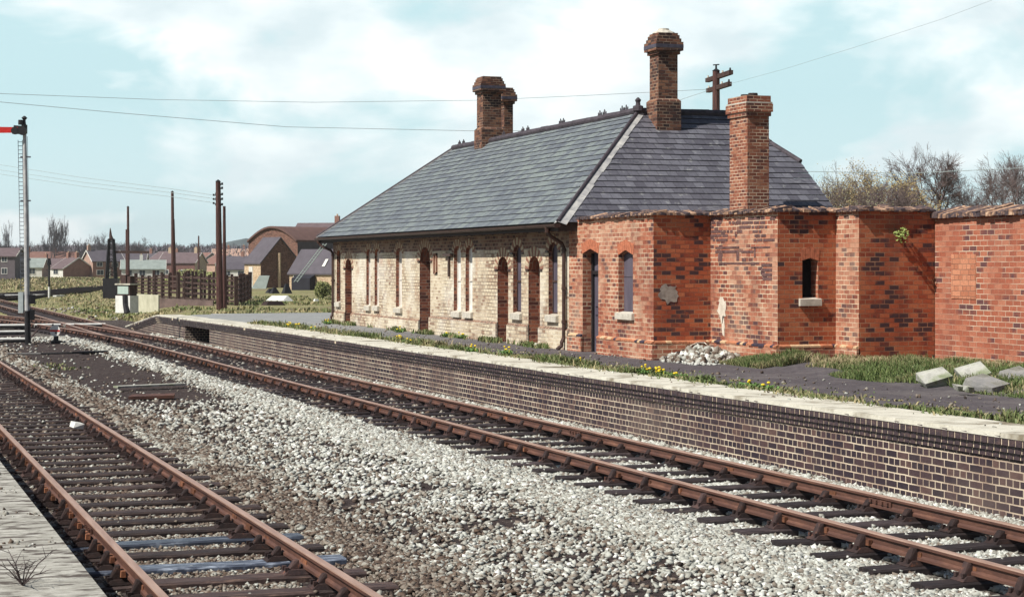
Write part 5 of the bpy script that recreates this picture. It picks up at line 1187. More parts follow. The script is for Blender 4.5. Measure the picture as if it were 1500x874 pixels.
# ground disc signal
g = G(82, 503, -.2); D1 = g.y*CT+g.x*ST; gs = thing('ground_signal', g, 'small ground signal, a white disc with a red band', 'signal')
m = MB(); m.tbox(g, .34, .30, .10); m.tbox(g+U*.1, .16, .2, .32, None, .8); m.tbox(g+U*.36-R_*.12, .1, .12, .16); m.build('signal_base', M['black'], gs)
FS, RS = FW, R_; FW = Vector((.55, .835, 0)).normalized(); R_ = Vector((FW.y, -FW.x, 0)); c_ = W(83.5, 484, D1)-FW*.12; m = MB(); m.tube([c_, c_-FW*.03], .195, 24); dsc = m.build('disc', M['white'], gs)
m = MB(); c2_ = c_-FW*.033; m.hexa([c2_-R_*.185-U*.032, c2_+R_*.185-U*.032, c2_+R_*.185-U*.032-FW*.004, c2_-R_*.185-U*.032-FW*.004, c2_-R_*.185+U*.03, c2_+R_*.185+U*.03, c2_+R_*.185+U*.03-FW*.004, c2_-R_*.185+U*.03-FW*.004]); m.build('red_band', flat('disc_red', (.5, .03, .025), .5), dsc)
m = MB(); m.tube([c_+FW*.03, c_+FW*.2], .07, 10); m.tube([c_+R_*.04-U*.07-FW*.031, c_+R_*.04-U*.07-FW*.05], .03, 10); m.tube([c_+U*.16-R_*.09, c_+U*.23-R_*.09], .03, 8); m.build('lamp', M['black'], gs); FW, R_ = FS, RS
# foot crossing of white edged boards
fc = thing('foot_crossing', (7, 79.5, -.02), 'timber foot crossing with white edges laid across the tracks', 'crossing'); M['cross'] = flat('crossing_timber', (.20, .18, .16), .9, .4)
for (xa, xb, ya) in ((1.5, 6.1, 79.2), (6.5, 7.55, 79.3), (7.75, 9.4, 79.3)):
    m = MB(); m.box(xa, xb, ya+.02, ya+.07, -.16, -.09); m.build('edge_board', M['black'], fc); m = MB(); m.tube([(xa, ya+.03, -.035), (xb, ya+.03, -.035)], .05, 8); m.build('white_edge', M['white'], fc)
    m = MB()
    for k_ in range(4): m.box(xa, xb, ya+.08+k_*.26, ya+.08+k_*.26+.24, -.15, -.012)
    m.build('timber_deck', M['cross'], fc)
for (a, b, lab) in (((-60, 487.5), (36, 486.5), 'thin whitewashed edge board, upper of two by the signal post'), ((-60, 498.6), (37, 497.5), 'thin whitewashed edge board, lower of two by the signal post')):
    m = MB(); a_ = G(*a, z=-.05); b_ = G(*b, z=-.05); m.tube([a_+U*.03, b_+U*.03], .045, 8); m.m = 1; m.beam(a_-U*.08+FW*.05, b_-U*.05+FW*.05, .05, .07); o = m.build('edge_board', [M['white'], M['black']], None, a_); tag(o, lab, 'board')
m = MB(); m.tube([G(10, 518, -.14), G(60, 518, -.12), G(105, 516.5, -.1), G(190, 513.5, -.14)], [.03, .03, .035, .03], 6); m.beam(G(118, 516.5, -.16), G(186, 514, -.16), .2, .08); tag(m.build('point_rod', M['black'], None, G(105, 516.5, -.1)), 'black point rod running low across the cinders below the ground signal', 'rod')
m = MB(); m.beam(W(43, 497, D0), W(56, 482, D0+4), .04, .04); tag(m.build('strut', M['wood'], None, W(43, 497, D0)), 'short dark strut slanting up beside the signal post foot', 'strut')
# distant sidings
m = MB(); q = [(-60, 431.5), (40, 427), (100, 421.5), (165, 417.5)]; q2 = [(-60, 441), (40, 436), (100, 429), (165, 422)]
m.face([G(a, b, -.12) for a, b in q2]+[G(a, b, -.12) for a, b in q[::-1]]); struct(m.build('siding_bed', flat('siding_ballast', (.075, .06, .062), .95, .5, 1)))
for i, (f, lab) in enumerate(((.15, 'farthest rail of the distant sidings beyond the field edge'), (.4, 'second farthest rail of the distant sidings'), (.65, 'third rail of the distant sidings'), (.9, 'nearest rail of the distant sidings'))):
    m = MB(); P = [G(a[0], lerp(a[1], b[1], f), 0) for a, b in zip(q, q2)]
    for a, b in zip(P, P[1:]): m.beam(a, b, .07, .14)
    tag(m.build('rail', M['chair'], None, P[0]), lab, 'rail')
m = MB(); m.beam(G(-40, 432.3, 0), G(66, 432, 0), .3, .14); m.beam(G(80, 433.5, 0), G(92, 433, 0), .3, .12); tag(m.build('kerb_board', M['white'], None, G(60, 432, 0)), 'long whitened kerb board beyond the turnout', 'board')
# lamp post like signal
b = G(72, 436, -.2); D2 = b.y*CT+b.x*ST; root = thing('signal_post', b, 'short post with black head and white foot standing beside the turnout', 'post')
m = MB(); m.tube([b, W(72, 420, D2)], .09, 8); m.build('white_foot', M['white'], root); m = MB(); m.tube([W(72, 420, D2), W(72, 384, D2)], .085, 8); m.tbox(W(72, 388, D2), .36, .3, .55, None, .6); m.beam(W(68, 395, D2), W(76, 395, D2), .06, .06); m.build('black_head', M['black'], root)
# lattice crane
D3 = 148; b = W(163, 388, D3); b.z = -.2; root = thing('yard_crane', b, 'dark tapering lattice crane with a bent pointed tip', 'crane')
m = MB(); tz = Z(350, D3); cor = lambda f: [b+R_*sx*lerp(.45, .17, f)+FW*sy*lerp(.45, .17, f)+U*(tz-b.z)*f for sx, sy in ((-1, -1), (1, -1), (1, 1), (-1, 1))]
for k in range(4): m.beam(cor(0)[k], cor(1)[k], .13, .13)
for i in range(9):
    A, B = cor(i/9), cor((i+1)/9)
    for k in range(4): m.beam(A[k], B[(k+1) % 4], .05, .05); m.beam(B[k], B[(k+1) % 4], .06, .06)
m.build('lattice_mast', M['black'], root)
m = MB(); m.tube([W(163.5, 352, D3), W(162, 345, D3), W(161.5, 334, D3)], [.2, .12, .03], 8); m.build('pointed_tip', M['wood'], root)
m = MB(); m.tbox(b+U*0, 1.15, 1.0, 1.6, Matrix.Rotation(-TH, 3, 'Z')); m.build('engine_base', M['black'], root)
m = MB(); m.beam(W(166, 369, D3), W(218, 369.5, D3), .12, .20); m.build('jib', M['wood'], root)
# barrel, lidded cabinet, concrete walls
b = G(164, 434, -.1); D4 = b.y*CT+b.x*ST; root = thing('barrel', b, 'small faded red barrel beside the crane foot', 'barrel'); m = MB(); m.tube([b, b+U*.25, b+U*.5], [.19, .23, .19], 14); m.build('drum', flat('faded_red_paint', (.55, .20, .16), .7), root)
D5 = 90; b = W(186, 388, D5); b.z = Z(458, D5); root = thing('cabinet', b, 'pale lidded cabinet with a grey green panel near the platform ramp', 'cabinet'); RM = Matrix.Rotation(-TH-.55, 3, 'Z'); FS, RS = FW, R_; FW = RM @ Vector((0, 1, 0)); R_ = RM @ Vector((1, 0, 0))
m = MB(); m.tbox(b, .95, .6, .84, RM); m.build('lower_box', M['white'], root); m = MB(); m.tbox(b+U*.84, .82, .5, .52, RM); m.build('upper_box', M['wood'], root)
m = MB(); p = b+U*.92-FW*.256; m.hexa([p-R_*.36, p+R_*.34, p+R_*.34-FW*.02, p-R_*.36-FW*.02]+[q_+U*.38 for q_ in (p-R_*.36, p+R_*.34, p+R_*.34-FW*.02, p-R_*.36-FW*.02)]); m.build('panel', flat('grey_green_panel', (.42, .52, .47), .6, .1), root)
m = MB(); m.tbox(b+U*1.36, 1.0, .65, .07, RM); m.build('lid', M['concrete'], root); m = MB(); m.tbox(b+U*1.43+R_*-.12, .36, .3, .42, RM); m.tbox(b+U*1.43+R_*.25, .2, .3, .36, RM); m.build('switch_box', M['wood'], root); FW, R_ = FS, RS
m = MB(); m.tube([b-FW*.5+R_*.12, b-FW*.42+R_*.0+U*.45, b-FW*.36+U*.85], [.16, .12, .15], 10); tag(m.build('sack', M['black'], None, b-FW*.5), 'black sack leaning against the pale cabinet', 'sack')
m = MB(); a_, b_ = W(196, 388, 97.5), W(232, 388, 94); a_.z = b_.z = 0
m.hexa([a_-U*.2, b_-U*.2, b_-U*.2+FW*.3, a_-U*.2+FW*.3]+[Vector((q_.x, q_.y, Z(431.5, 95))) for q_ in (a_, b_, b_+FW*.3, a_+FW*.3)]); tag(m.build('concrete_wall', nmat('lichened_concrete', [(.3, (.38, .37, .27)), (.7, (.56, .54, .42))], 2, 6), None, a_), 'low pale concrete wall beside the cabinet', 'wall')
m = MB(); a_, b_ = W(233, 388, 101), W(312, 388, 99); m.hexa([Vector((q_.x, q_.y, .0)) for q_ in (a_, b_, b_+FW*.3, a_+FW*.3)]+[Vector((q_.x, q_.y, zz)) for q_, zz in zip((a_, b_, b_+FW*.3, a_+FW*.3), (.66, .55, .55, .66))]); tag(m.build('dock_wall', flat('brown_dock_wall', (.14, .10, .09), .9, .4, 2), None, a_), 'low brown dock wall under the timber pens', 'wall')
# telegraph poles
def pole(px, pyb, pyt, z, r, label, px2=None, name='telegraph_pole', arms=(), cap=True, D=None):
    b = G(px, pyb, z) if D is None else W(px, 388, D); b.z = z; D = b.y*CT+b.x*ST; root = thing(name, b, label, 'pole', None); m = MB(); tp = W(px if px2 is None else px2, pyt, D); m.tube([b, b.lerp(tp, .5), tp], [r*1.15, r, r*.8], 10); m.build('post', M['polewood'], root)
    if cap:
        m = MB(); m.tube([tp, tp+U*.10], [r*.95, .02], 8); m.build('cap', M['black'], root)
    for (a, b2, w) in arms:
        m = MB(); m.beam(a, b2, w, w); ar = m.build('cross_arm', M['wood'], root); n_ = 4
        for k in range(n_):
            q_ = a.lerp(b2, (k+.12)/(n_-.76)); m = MB(); m.tube([q_-U*.0, q_+U*.12], .015, 5); m.tube([q_+U*.08, q_+U*.18], [.045, .03], 7); m.build('insulator', M['black'] if k % 2 else M['sill'], ar)
    return root, D, tp
P1, Dp1, _ = pole(322, 454, 266, .30, .15, 'thickest telegraph pole, standing at the back of the platform end', 319.5)
m = MB()
for k, py in enumerate((270, 276, 285, 292, 300)):
    m.beam(W(322, py, Dp1), W(326.5, py, Dp1), .05, .07)
    for s_ in (1, -1):
        if s_ < 0 and k < 2: continue
        m.tube([W(321+s_*4.5, py+1, Dp1), W(321+s_*4.5, py-2.5, Dp1)], .045, 6)
for py in (287, 293, 299): m.beam(W(320, py, Dp1), W(314, py-1, Dp1), .03, .04); m.tube([W(313, py, Dp1), W(313, py-3, Dp1)], .045, 6)
m.build('insulator_bracket', M['black'], P1)
pole(329, 452, 302, .35, .085, 'thin post standing just right of the thickest telegraph pole', 328.5, 'post', cap=False)
pole(254, 428, 281, .1, .15, 'telegraph pole with a stay post, between crane and thickest pole', 252.5); pole(257, 428, 321, .1, .09, 'shorter stay post leaning on the middle telegraph pole', 254.5, 'post', cap=False)
pole(188, 424, 303, .0, .14, 'leftmost full height telegraph pole, behind the cabinet', 187.5); pole(186.5, 424, 336, .0, .14, 'thicker short post strapped to the leftmost telegraph pole', 185.5, 'post', cap=False)
pole(291, 405, 346, -.1, .14, 'small distant telegraph pole beyond the pens', 291, D=290)
arms = ((W(1036, 118, 71.4), W(1071, 106, 68.4), .16), (W(1037, 133, 71.2), W(1069, 123, 68.4), .16))
pr_, Dr, tp = pole(1049, 300, 104, .3, .17, 'telegraph pole with two cross arms rising behind the slate roof', 1049, arms=arms, D=70)
m = MB(); m.tube([tp+U*.05, tp+U*.22], .04, 6); m.beam(tp+U*.22-R_*.12, tp+U*.24+R_*.12, .04, .04); m.build('top_bracket', M['black'], pr_)
# wires
M['wire'] = flat('wire', (.34, .40, .41), .6, .1)
def wire(pts_, r, label):
    m = MB(); P = [W(*p) for p in pts_]
    Q = []
    for a, b in zip(P, P[1:]):
        for k in range(8): Q.append(a.lerp(b, k/8))
    Q.append(P[-1]); m.tube(Q, r, 4, caps=False, closed_smooth=False); tag(m.build('overhead_wire', M['wire'], None, P[0]), label, 'wire')
wire([(-60, 135, 55), (230, 146, 60), (460, 150, 62), (700, 147, 64), (860, 140, 66), (1037, 131, 71)], .0075, 'upper overhead wire crossing the sky to the cross arms')
wire([(-60, 144, 55), (180, 166, 58), (420, 186, 62), (700, 192, 66), (860, 191, 70), (1037, 133, 71)], .0085, 'lower overhead wire crossing the sky above the station roof')
wire([(1069, 123, 68.4), (1150, 101, 66), (1260, 67, 63), (1380, 28, 60), (1520, -25, 56)], .005, 'thin wire climbing from the cross arms to the upper right')
wire([(1069, 123, 68.4), (1180, 245, 90), (1330, 252, 92), (1500, 246, 95), (1620, 240, 97)], .009, 'thin wire running behind the bare trees, lower of two') if 0 else None
wire([(1120, 250, 74), (1330, 254, 74), (1500, 246, 72), (1640, 236, 70)], .012, 'thin wire passing in front of the bare trees')
for k, (ya, yb) in enumerate(((238, 286), (246, 291), (252, 297))):
    wire([(-60, ya-6, 130), (120, lerp(ya, yb, .42)+2, 108), (250, lerp(ya, yb, .8), 95), (314, yb, Dp1)], .012, ['top', 'middle', 'bottom'][k]+' of three faint wires running left from the thickest telegraph pole')
# timber pens
def fence(a, b, n, h0, h1, label, rails=5, zb=.3, post=.16):
    root = thing('pen_fence', (a.x, a.y, zb), label, 'fence'); m = MB(); d = b-a
    for j in range(rails):
        f = (j+.7)/rails; 
        for i in range(n-1):
            p, q = a.lerp(b, i/(n-1)), a.lerp(b, (i+1)/(n-1)); ha, hb = lerp(h0, h1, i/(n-1)), lerp(h0, h1, (i+1)/(n-1)); p = Vector((p.x, p.y, zb+ha*f+random.uniform(-.03, .03))); q = Vector((q.x, q.y, zb+hb*f+random.uniform(-.03, .03))); m.beam(p, q, .05, .10)
    m.build('rails', M['wood'], root)
    for i in range(n):
        p = a.lerp(b, i/(n-1)); h = lerp(h0, h1, i/(n-1))*random.uniform(1.02, 1.15); p = Vector((p.x, p.y, zb-.1)); m = MB(); m.beam(p, p+Vector((random.uniform(-.03, .03), 0, h+.1)), post, post, (0, 1, 0)); m.build('fence_post', M['wood'], root)
fence(W(249, 388, 112), W(346, 388, 100), 9, 1.6, 1.4, 'longest timber pen fence, in front, with broad dark rails', 5, .30)
fence(W(199, 388, 120), W(249, 388, 112), 6, 1.55, 1.6, 'dark timber fence left end, close boarded beside the cabinet', 7, .15, .2)
fence(W(225, 388, 125), W(366, 388, 118), 12, 1.7, 1.6, 'timber pen fence at the back of the pens', 3, .2)
fence(W(346, 388, 100), W(366, 388, 118), 5, 1.45, 1.6, 'short timber fence closing the right end of the pens', 5, .28, .2)
fence(W(262, 388, 110), W(282, 388, 122), 4, 1.6, 1.7, 'cross fence inside the pens near the middle telegraph pole', 5, .25)
# yard clutter
def debris(px, py, z, sx, sy, sz, label, mat, cat, name, rz=.3, tp_=.7):
    p = G(px, py, z); m = MB(); m.tbox(p, sx, sy, sz, Matrix.Rotation(rz, 3, 'Z'), tp_); return tag(m.build(name, mat, None, p), label, cat)
debris(400, 447, .25, 1.2, .7, .22, 'rusty flat scrap heap half hidden in the yard grass', M['chair'], 'scrap', 'scrap_heap')
p = G(403, 441, .3); m = MB(); m.hexa([p-R_*.55, p+R_*.45, p+R_*.6+FW*.8, p-R_*.3+FW*.8, p-R_*.55+U*.05, p+R_*.45+U*.05, p+R_*.6+FW*.8+U*.32, p-R_*.3+FW*.8+U*.32]); m.hexa([p+R_*.46, p+R_*.55, p+R_*1.0+FW*.8, p+R_*.61+FW*.8, p+R_*.46+U*.05, p+R_*.5+U*.05, p+R_*.65+FW*.8+U*.34, p+R_*.61+FW*.8+U*.32]); tag(m.build('white_sheet', M['white'], None, p), 'white tilted sheet lying in the yard grass', 'sheet')
debris(463, 441, .3, .3, .2, .14, 'small white block in the yard grass near the station corner', M['white'], 'block', 'stone')
for i, (px, sz_) in enumerate(((402, .45), (420, .75), (396, .35))): debris(px, 430-(i == 2), .3, .7, .5, sz_, ['low dark scrap pile in front of the gabled goods hut', 'tallest dark scrap pile in front of the low shed', 'smallest dark scrap pile in front of the gabled goods hut'][i], M['black'], 'scrap', 'scrap_pile', .3, .3)
debris(362, 436, .3, 1.3, .5, .06, 'pale flat strip of stone between pens and hut', M['slab1'], 'stone', 'kerb_stone', -.3, 1)
# ================================================================== houses and goods buildings
hm = {}
for k_, c_ in dict(hbrick=(.28, .15, .115), hdark=(.16, .08, .07), hpale=(.62, .50, .33), hwhite=(.66, .65, .60), hgrey=(.13, .11, .12), hsalmon=(.42, .28, .22), rgreen=(.25, .29, .27), rbrown=(.13, .095, .10), rred=(.20, .11, .09), rdark=(.085, .075, .09), rpurple=(.095, .085, .10), tan=(.48, .37, .26), pane=(.04, .05, .06), rustroof=(.13, .075, .065), blackboard=(.02, .02, .028)).items():
    hm[k_] = flat('house_'+k_, c_, .85, .18, 1.5)
M['hutbrick'] = brick_mat('hut_brick', [(0, (.08, .045, .04)), (.5, (.17, .085, .065)), (1, (.25, .135, .10))], ((.30, .2, .15), (.16, .09, .07))); M['hutpale'] = brick_mat('pale_hut_brick', [(0, (.40, .27, .17)), (.5, (.58, .43, .28)), (1, (.68, .54, .36))], ((.6, .5, .4), (.4, .3, .2)))  # the darker brick carries the hut gable's shade in its colour
def rot(v_, a): return Matrix.Rotation(a, 3, 'Z') @ v_
def house(px, D, L, Wd, eh, rh, yaw, wm, rm, label, wins=(), chims=(), z0=-.2, gm=None, name='house', doors=(), fas=True, over=.25, cat='house'):
    """ridge runs along u (image right, turned by yaw); front wall faces the camera"""
    a = math.radians(yaw); u = rot(R_, a); v_ = rot(FW, a); b = W(px, 388, D); b.z = z0; root = thing(name, b, label, cat); P = lambda x, y, z: b+u*x+v_*y+U*z
    m = MB(); m.face([P(0, 0, 0), P(L, 0, 0), P(L, 0, eh), P(0, 0, eh)]); m.face([P(0, Wd, 0), P(L, Wd, 0), P(L, Wd, eh), P(0, Wd, eh)]); m.m = 1
    for x in (0, L): m.face([P(x, 0, 0), P(x, Wd, 0), P(x, Wd, eh), P(x, Wd/2, rh-.05), P(x, 0, eh)])
    m.m = 0; m.build('wall', [wm, gm or wm], root)
    m = MB(); sl = (rh-eh)/(Wd/2)
    for s_, y0_, y1_ in ((1, -over, Wd/2), (-1, Wd+over, Wd/2)):
        z0_ = eh-over*sl; m.hexa([P(-over, y0_, z0_-.1), P(L+over, y0_, z0_-.1), P(L+over, y1_, rh-.1), P(-over, y1_, rh-.1), P(-over, y0_, z0_+.04), P(L+over, y0_, z0_+.04), P(L+over, y1_, rh+.04), P(-over, y1_, rh+.04)])
    rf = m.build('roof', rm, root)
    if fas:
        m = MB()
        for x in (-over-.03, L+over+.03): m.beam(P(x, -over, eh-over*sl-.05), P(x, Wd/2, rh-.05), .05, .2); m.beam(P(x, Wd+over, eh-over*sl-.05), P(x, Wd/2, rh-.05), .05, .2)
        m.build('bargeboard', hm['hwhite'], rf)
    for x in chims:
        m = MB(); p = P(x, Wd/2, rh-.4); m.tbox(p, .6, .6, 1.35, Matrix.Rotation(a-TH, 3, 'Z')); ch = m.build('chimney', gm or hm['hbrick'], rf); m = MB(); m.tube([p+U*1.35, p+U*1.6], .12, 8); m.build('chimney_pot', hm['tan'], ch)
    for (x, z, w, h) in wins:
        m = MB(); e = .06
        m.hexa([P(x-e, -.05, z-e), P(x+w+e, -.05, z-e), P(x+w+e, .02, z-e), P(x-e, .02, z-e), P(x-e, -.05, z+h+e), P(x+w+e, -.05, z+h+e), P(x+w+e, .02, z+h+e), P(x-e, .02, z+h+e)]); wf = m.build('window', hm['hwhite'], root)
        m = MB(); m.face([P(x+.04, -.06, z+.04), P(x+w/2-.03, -.06, z+.04), P(x+w/2-.03, -.06, z+h-.04), P(x+.04, -.06, z+h-.04)]); m.face([P(x+w/2+.03, -.06, z+.04), P(x+w-.04, -.06, z+.04), P(x+w-.04, -.06, z+h-.04), P(x+w/2+.03, -.06, z+h-.04)]); m.build('pane', hm['pane'], wf)
    for (x, w, h, mt) in doors:
        m = MB(); m.hexa([P(x, -.06, 0), P(x+w, -.06, 0), P(x+w, .02, 0), P(x, .02, 0), P(x, -.06, h), P(x+w, -.06, h), P(x+w, .02, h), P(x, .02, h)]); m.build('door', mt, root)
    return root, P
def gable_win(P, x, y, z, w, h, root):
    m = MB(); m.hexa([P(x-.04, y, z), P(x+.03, y, z), P(x+.03, y+w, z), P(x-.04, y+w, z), P(x-.04, y, z+h), P(x+.03, y, z+h), P(x+.03, y+w, z+h), P(x-.04, y+w, z+h)]); return m
# scale here: at 400 m one photo pixel is 0.148 m
house(-60, 330, 7.2, 7.5, 5.0, 6.6, 86, hm['hgrey'], hm['rbrown'], 'two storey house with white window frames at the left edge', z0=-.3)
r_, P = house(-26, 305, 5.4, 6.5, 4.3, 5.6, 0, hm['hgrey'], hm['rbrown'], 'dark grey two storey house front at the very left', wins=((3.2, 3.3, .9, .95), (3.2, 1.3, .9, .95)), z0=-.3)
house(12, 360, 6.5, 7, 2.3, 4.0, 4, hm['hwhite'], hm['rgreen'], 'leftmost bungalow with a grey green roof', wins=((1.0, .9, 1.2, 1.1), (4.0, .9, 1.2, 1.1)), chims=(1.5,), gm=hm['hsalmon'])
house(46, 375, 5.5, 8, 2.4, 4.0, -20, hm['hwhite'], hm['rbrown'], 'bungalow with brown roof half hidden behind the white signal post', wins=((1, .9, 1.2, 1.1),), chims=(.8,), gm=hm['hbrick'])
r_, P = house(76, 350, 3.3, 7.2, 2.1, 4.1, -38, hm['hwhite'], hm['rbrown'], 'low bungalow whose broad brick gable faces the tracks', wins=((.5, .9, 1.4, 1.1),), chims=(.4, 2.9), gm=hm['hbrick'])
house(20, 430, 14, 8, 3.2, 5.8, 8, hm['hsalmon'], hm['rred'], 'long reddish roof behind the bungalows on the left', chims=(3, 9))
r_, P = house(136, 352, 6.2, 6.2, 3.5, 5.5, 32, hm['hbrick'], hm['rpurple'], 'brick house with purple roof and pale brick gable, left of the crane', wins=((.8, .8, 1.3, .9), (3.8, 2.3, 1.2, .8), (.8, 2.4, 1.1, .8)), chims=(.3,), gm=hm['hsalmon'], doors=((2.6, .9, 2, hm['hwhite']),))
house(150, 372, 8.5, 6, 3.4, 5.3, 6, hm['hdark'], hm['rpurple'], 'dark roofed terrace behind the lattice crane', wins=((1, 2.2, 1.2, .8), (4.5, 2.2, 1.2, .8), (1, .7, 1.2, .9)))
house(178, 340, 7.8, 7, 2.0, 3.6, 10, hm['hwhite'], hm['rgreen'], 'wide bungalow with a pale green roof behind the first telegraph pole', wins=((.8, .7, 1.1, 1.0), (3.2, .7, 1.1, 1.0), (5.8, .7, 1.1, 1.0)), chims=(3.5,), gm=hm['hwhite'])
house(190, 420, 13, 7, 3.4, 5.4, -4, hm['hsalmon'], hm['rpurple'], 'long purple roofed terrace behind the pale green bungalow', chims=(4, 10), wins=((2, 2.2, 1.2, .8), (6, 2.2, 1.2, .8)))
house(216, 400, 6, 6, 3.6, 5.6, -50, hm['hsalmon'], hm['rbrown'], 'house with a small yellow gable left of the middle telegraph pole', gm=hm['tan'])
house(232, 372, 7.8, 6.5, 3.2, 5.2, -12, hm['hdark'], hm['rbrown'], 'brown roofed house behind the middle telegraph pole', wins=((1, .8, 1.2, .9), (4.8, .8, 1.2, .9)), chims=(1.2, 6.8), gm=hm['tan'])
house(272, 398, 5.5, 6, 3.2, 5.3, -48, hm['hsalmon'], hm['rred'], 'house with red roof and yellow gable beside the small distant pole', gm=hm['tan'], chims=(.5,))
house(296, 392, 5, 7, 3.0, 4.9, -48, hm['hsalmon'], hm['rred'], 'house with tan gable left of the thickest telegraph pole', gm=hm['tan'])
house(318, 380, 8.5, 7, 2.6, 4.5, -6, hm['hwhite'], hm['rpurple'], 'house with purple roof right of the thickest telegraph pole', wins=((1, .8, 1.2, 1), (4, .8, 1.2, 1)), chims=(4.5,))
house(322, 350, 6.0, 6, 1.9, 3.2, 0, hm['hwhite'], hm['rdark'], 'low white walled bungalow at the right end of the house row', wins=((.8, .6, 1.2, .9), (3.4, .6, 1.2, .9)))
house(310, 480, 10, 8, 4.2, 6.9, 4, hm['hsalmon'], hm['hsalmon'], 'salmon pink roofed house highest behind the row', chims=(2, 4, 8))
# goods yard buildings
r_, P = house(358, 190, 3.3, 4.6, 2.7, 5.2, -52, M['hutpale'], hm['rpurple'], 'gabled goods hut with purple slate roof and sunlit end wall', z0=.1, gm=M['hutbrick'], doors=((1.0, .75, 2.2, hm['hwhite']),), fas=False, name='goods_hut', over=.15, cat='hut')
m = MB(); m.tube([P(3.45, 2.1, 0), P(3.45, 2.1, 3.6)], .16, 8); m.build('flue', M['hutpale'], r_)
m = MB(); p = W(380, 388, 178); p.z = .15; m.hexa([p-R_*.8, p+R_*.6, p+R_*.65+FW*.1, p-R_*.75+FW*.1, p-R_*.1+U*1.3+FW*.6, p+R_*.9+U*1.3+FW*.6, p+R_*.92+U*1.3+FW*.7, p-R_*.05+U*1.3+FW*.7]); tag(m.build('leaning_sheet', hm['rgreen'], None, p), 'pale green sheet leaning on the gabled goods hut', 'sheet')
r_, P = house(424, 165, 4.6, 3.9, 1.7, 3.7, -30, M['hutpale'], hm['rpurple'], 'low shed with purple slate roof next to the far end of the station', z0=.15, gm=M['hutbrick'], doors=(), fas=False, name='low_shed', over=.15, wins=((.5, .9, .5, .55),), cat='shed')
m = MB(); q_ = [P(.9, -.9, 0), P(2.9, -.9, 0), P(2.9, -.1, 0), P(.9, -.1, 0)]; m.hexa(q_+[a_+U*(1.15 if i < 2 else 1.45) for i, a_ in enumerate(q_)]); lt = m.build('lean_to', hm['blackboard'], r_)
m = MB(); m.face([P(1.2, 1.0-1.02, 2.28) if 0 else P(3.3, .35, 2.20), P(3.6, .35, 2.20), P(3.6, .95, 2.85), P(3.3, .95, 2.85)]); m.build('rooflight', hm['hwhite'], r_)
m = MB(); a_, b_ = W(433, 413, 158), W(476, 357, 162)
for o_ in (-.14, .14): m.tube([a_+R_*o_, b_+R_*o_], .045, 6)
for i in range(16): q_ = a_.lerp(b_, (i+.5)/16); m.tube([q_-R_*.14, q_+R_*.14], .025, 5)
tag(m.build('ladder', hm['rgreen'], None, a_), 'long pale ladder leaning against the low shed roof', 'ladder')
# curved roof barn
a = math.radians(-38); u = rot(R_, a); v_ = rot(FW, a); b = W(364, 388, 215); b.z = 0; bn = thing('barn', b, 'brick barn with a curved corrugated roof behind the goods hut', 'barn'); P = lambda x, y, z: b+u*x+v_*y+U*z
Wb, Lb, eh, rh = 8.0, 9.0, 5.1, 7.1; n = 14; arc = [(Wb*i/n, eh+(rh-eh)*math.sin(PI*(.06+.88*i/n))-(rh-eh)*math.sin(PI*.06)) for i in range(n+1)]
m = MB()
for (x0_, z0_), (x1_, z1_) in zip(arc, arc[1:]):
    for y_ in (0, Lb): m.face([P(x0_, y_, 0), P(x1_, y_, 0), P(x1_, y_, z1_), P(x0_, y_, z0_)])
m.m = 1; m.face([P(Wb, 0, 0), P(Wb, Lb, 0), P(Wb, Lb, eh), P(Wb, 0, eh)]); m.face([P(0, 0, 0), P(0, Lb, 0), P(0, Lb, eh), P(0, 0, eh)]); m.m = 0; m.build('wall', [M['hutbrick'], hm['rdark']], bn)
m = MB()
for (x0_, z0_), (x1_, z1_) in zip(arc, arc[1:]):
    m.hexa([P(x0_, -.25, z0_), P(x1_, -.25, z1_), P(x1_, Lb+.2, z1_), P(x0_, Lb+.2, z0_), P(x0_, -.25, z0_+.22), P(x1_, -.25, z1_+.22), P(x1_, Lb+.2, z1_+.22), P(x0_, Lb+.2, z0_+.22)])
m.build('curved_roof', hm['rustroof'], bn)
r_, P = house(424, 240, 12, 9, 5.6, 8.0, -10, M['hutbrick'], hm['rbrown'], 'big gabled brown roof at the back, touching the station roof corner', z0=0, fas=False, name='warehouse', chims=(5.2,), cat='warehouse')
# field hedge line and fence
n = 16000; px = rng.uniform(-80, 360, n); D = rng.uniform(300, 345, n); xc = (px-750)/F*D; X_ = D*ST+xc*CT; Y_ = D*CT-xc*ST
k = fbm(px, D, .05, 77) > .42; o = blades('rough_grass', X_[k], Y_[k], np.full(int(k.sum()), -.3), rng.uniform(.3, .8, int(k.sum())), rng.uniform(.15, .4, int(k.sum())), rng.uniform(.1, .6, int(k.sum())), .5, 'rough tussocks at the far edge of the field in front of the houses', 'grass')
n = 30000; px = rng.uniform(-80, 380, n); D = rng.uniform(150, 300, n); xc = (px-750)/F*D; X_ = D*ST+xc*CT; Y_ = D*CT-xc*ST; k = (fbm(X_, Y_, .08, 78) > .46) & (D > 205); k2 = int(k.sum())
blades('rough_grass', X_[k], Y_[k], gz(X_[k], Y_[k])-.02, rng.uniform(.15, .5, k2), rng.uniform(.1, .3, k2), .12+.5*rng.uniform(0, 1, k2)**2, .6, 'dry yellowish grass covering the field beyond the sidings', 'grass')

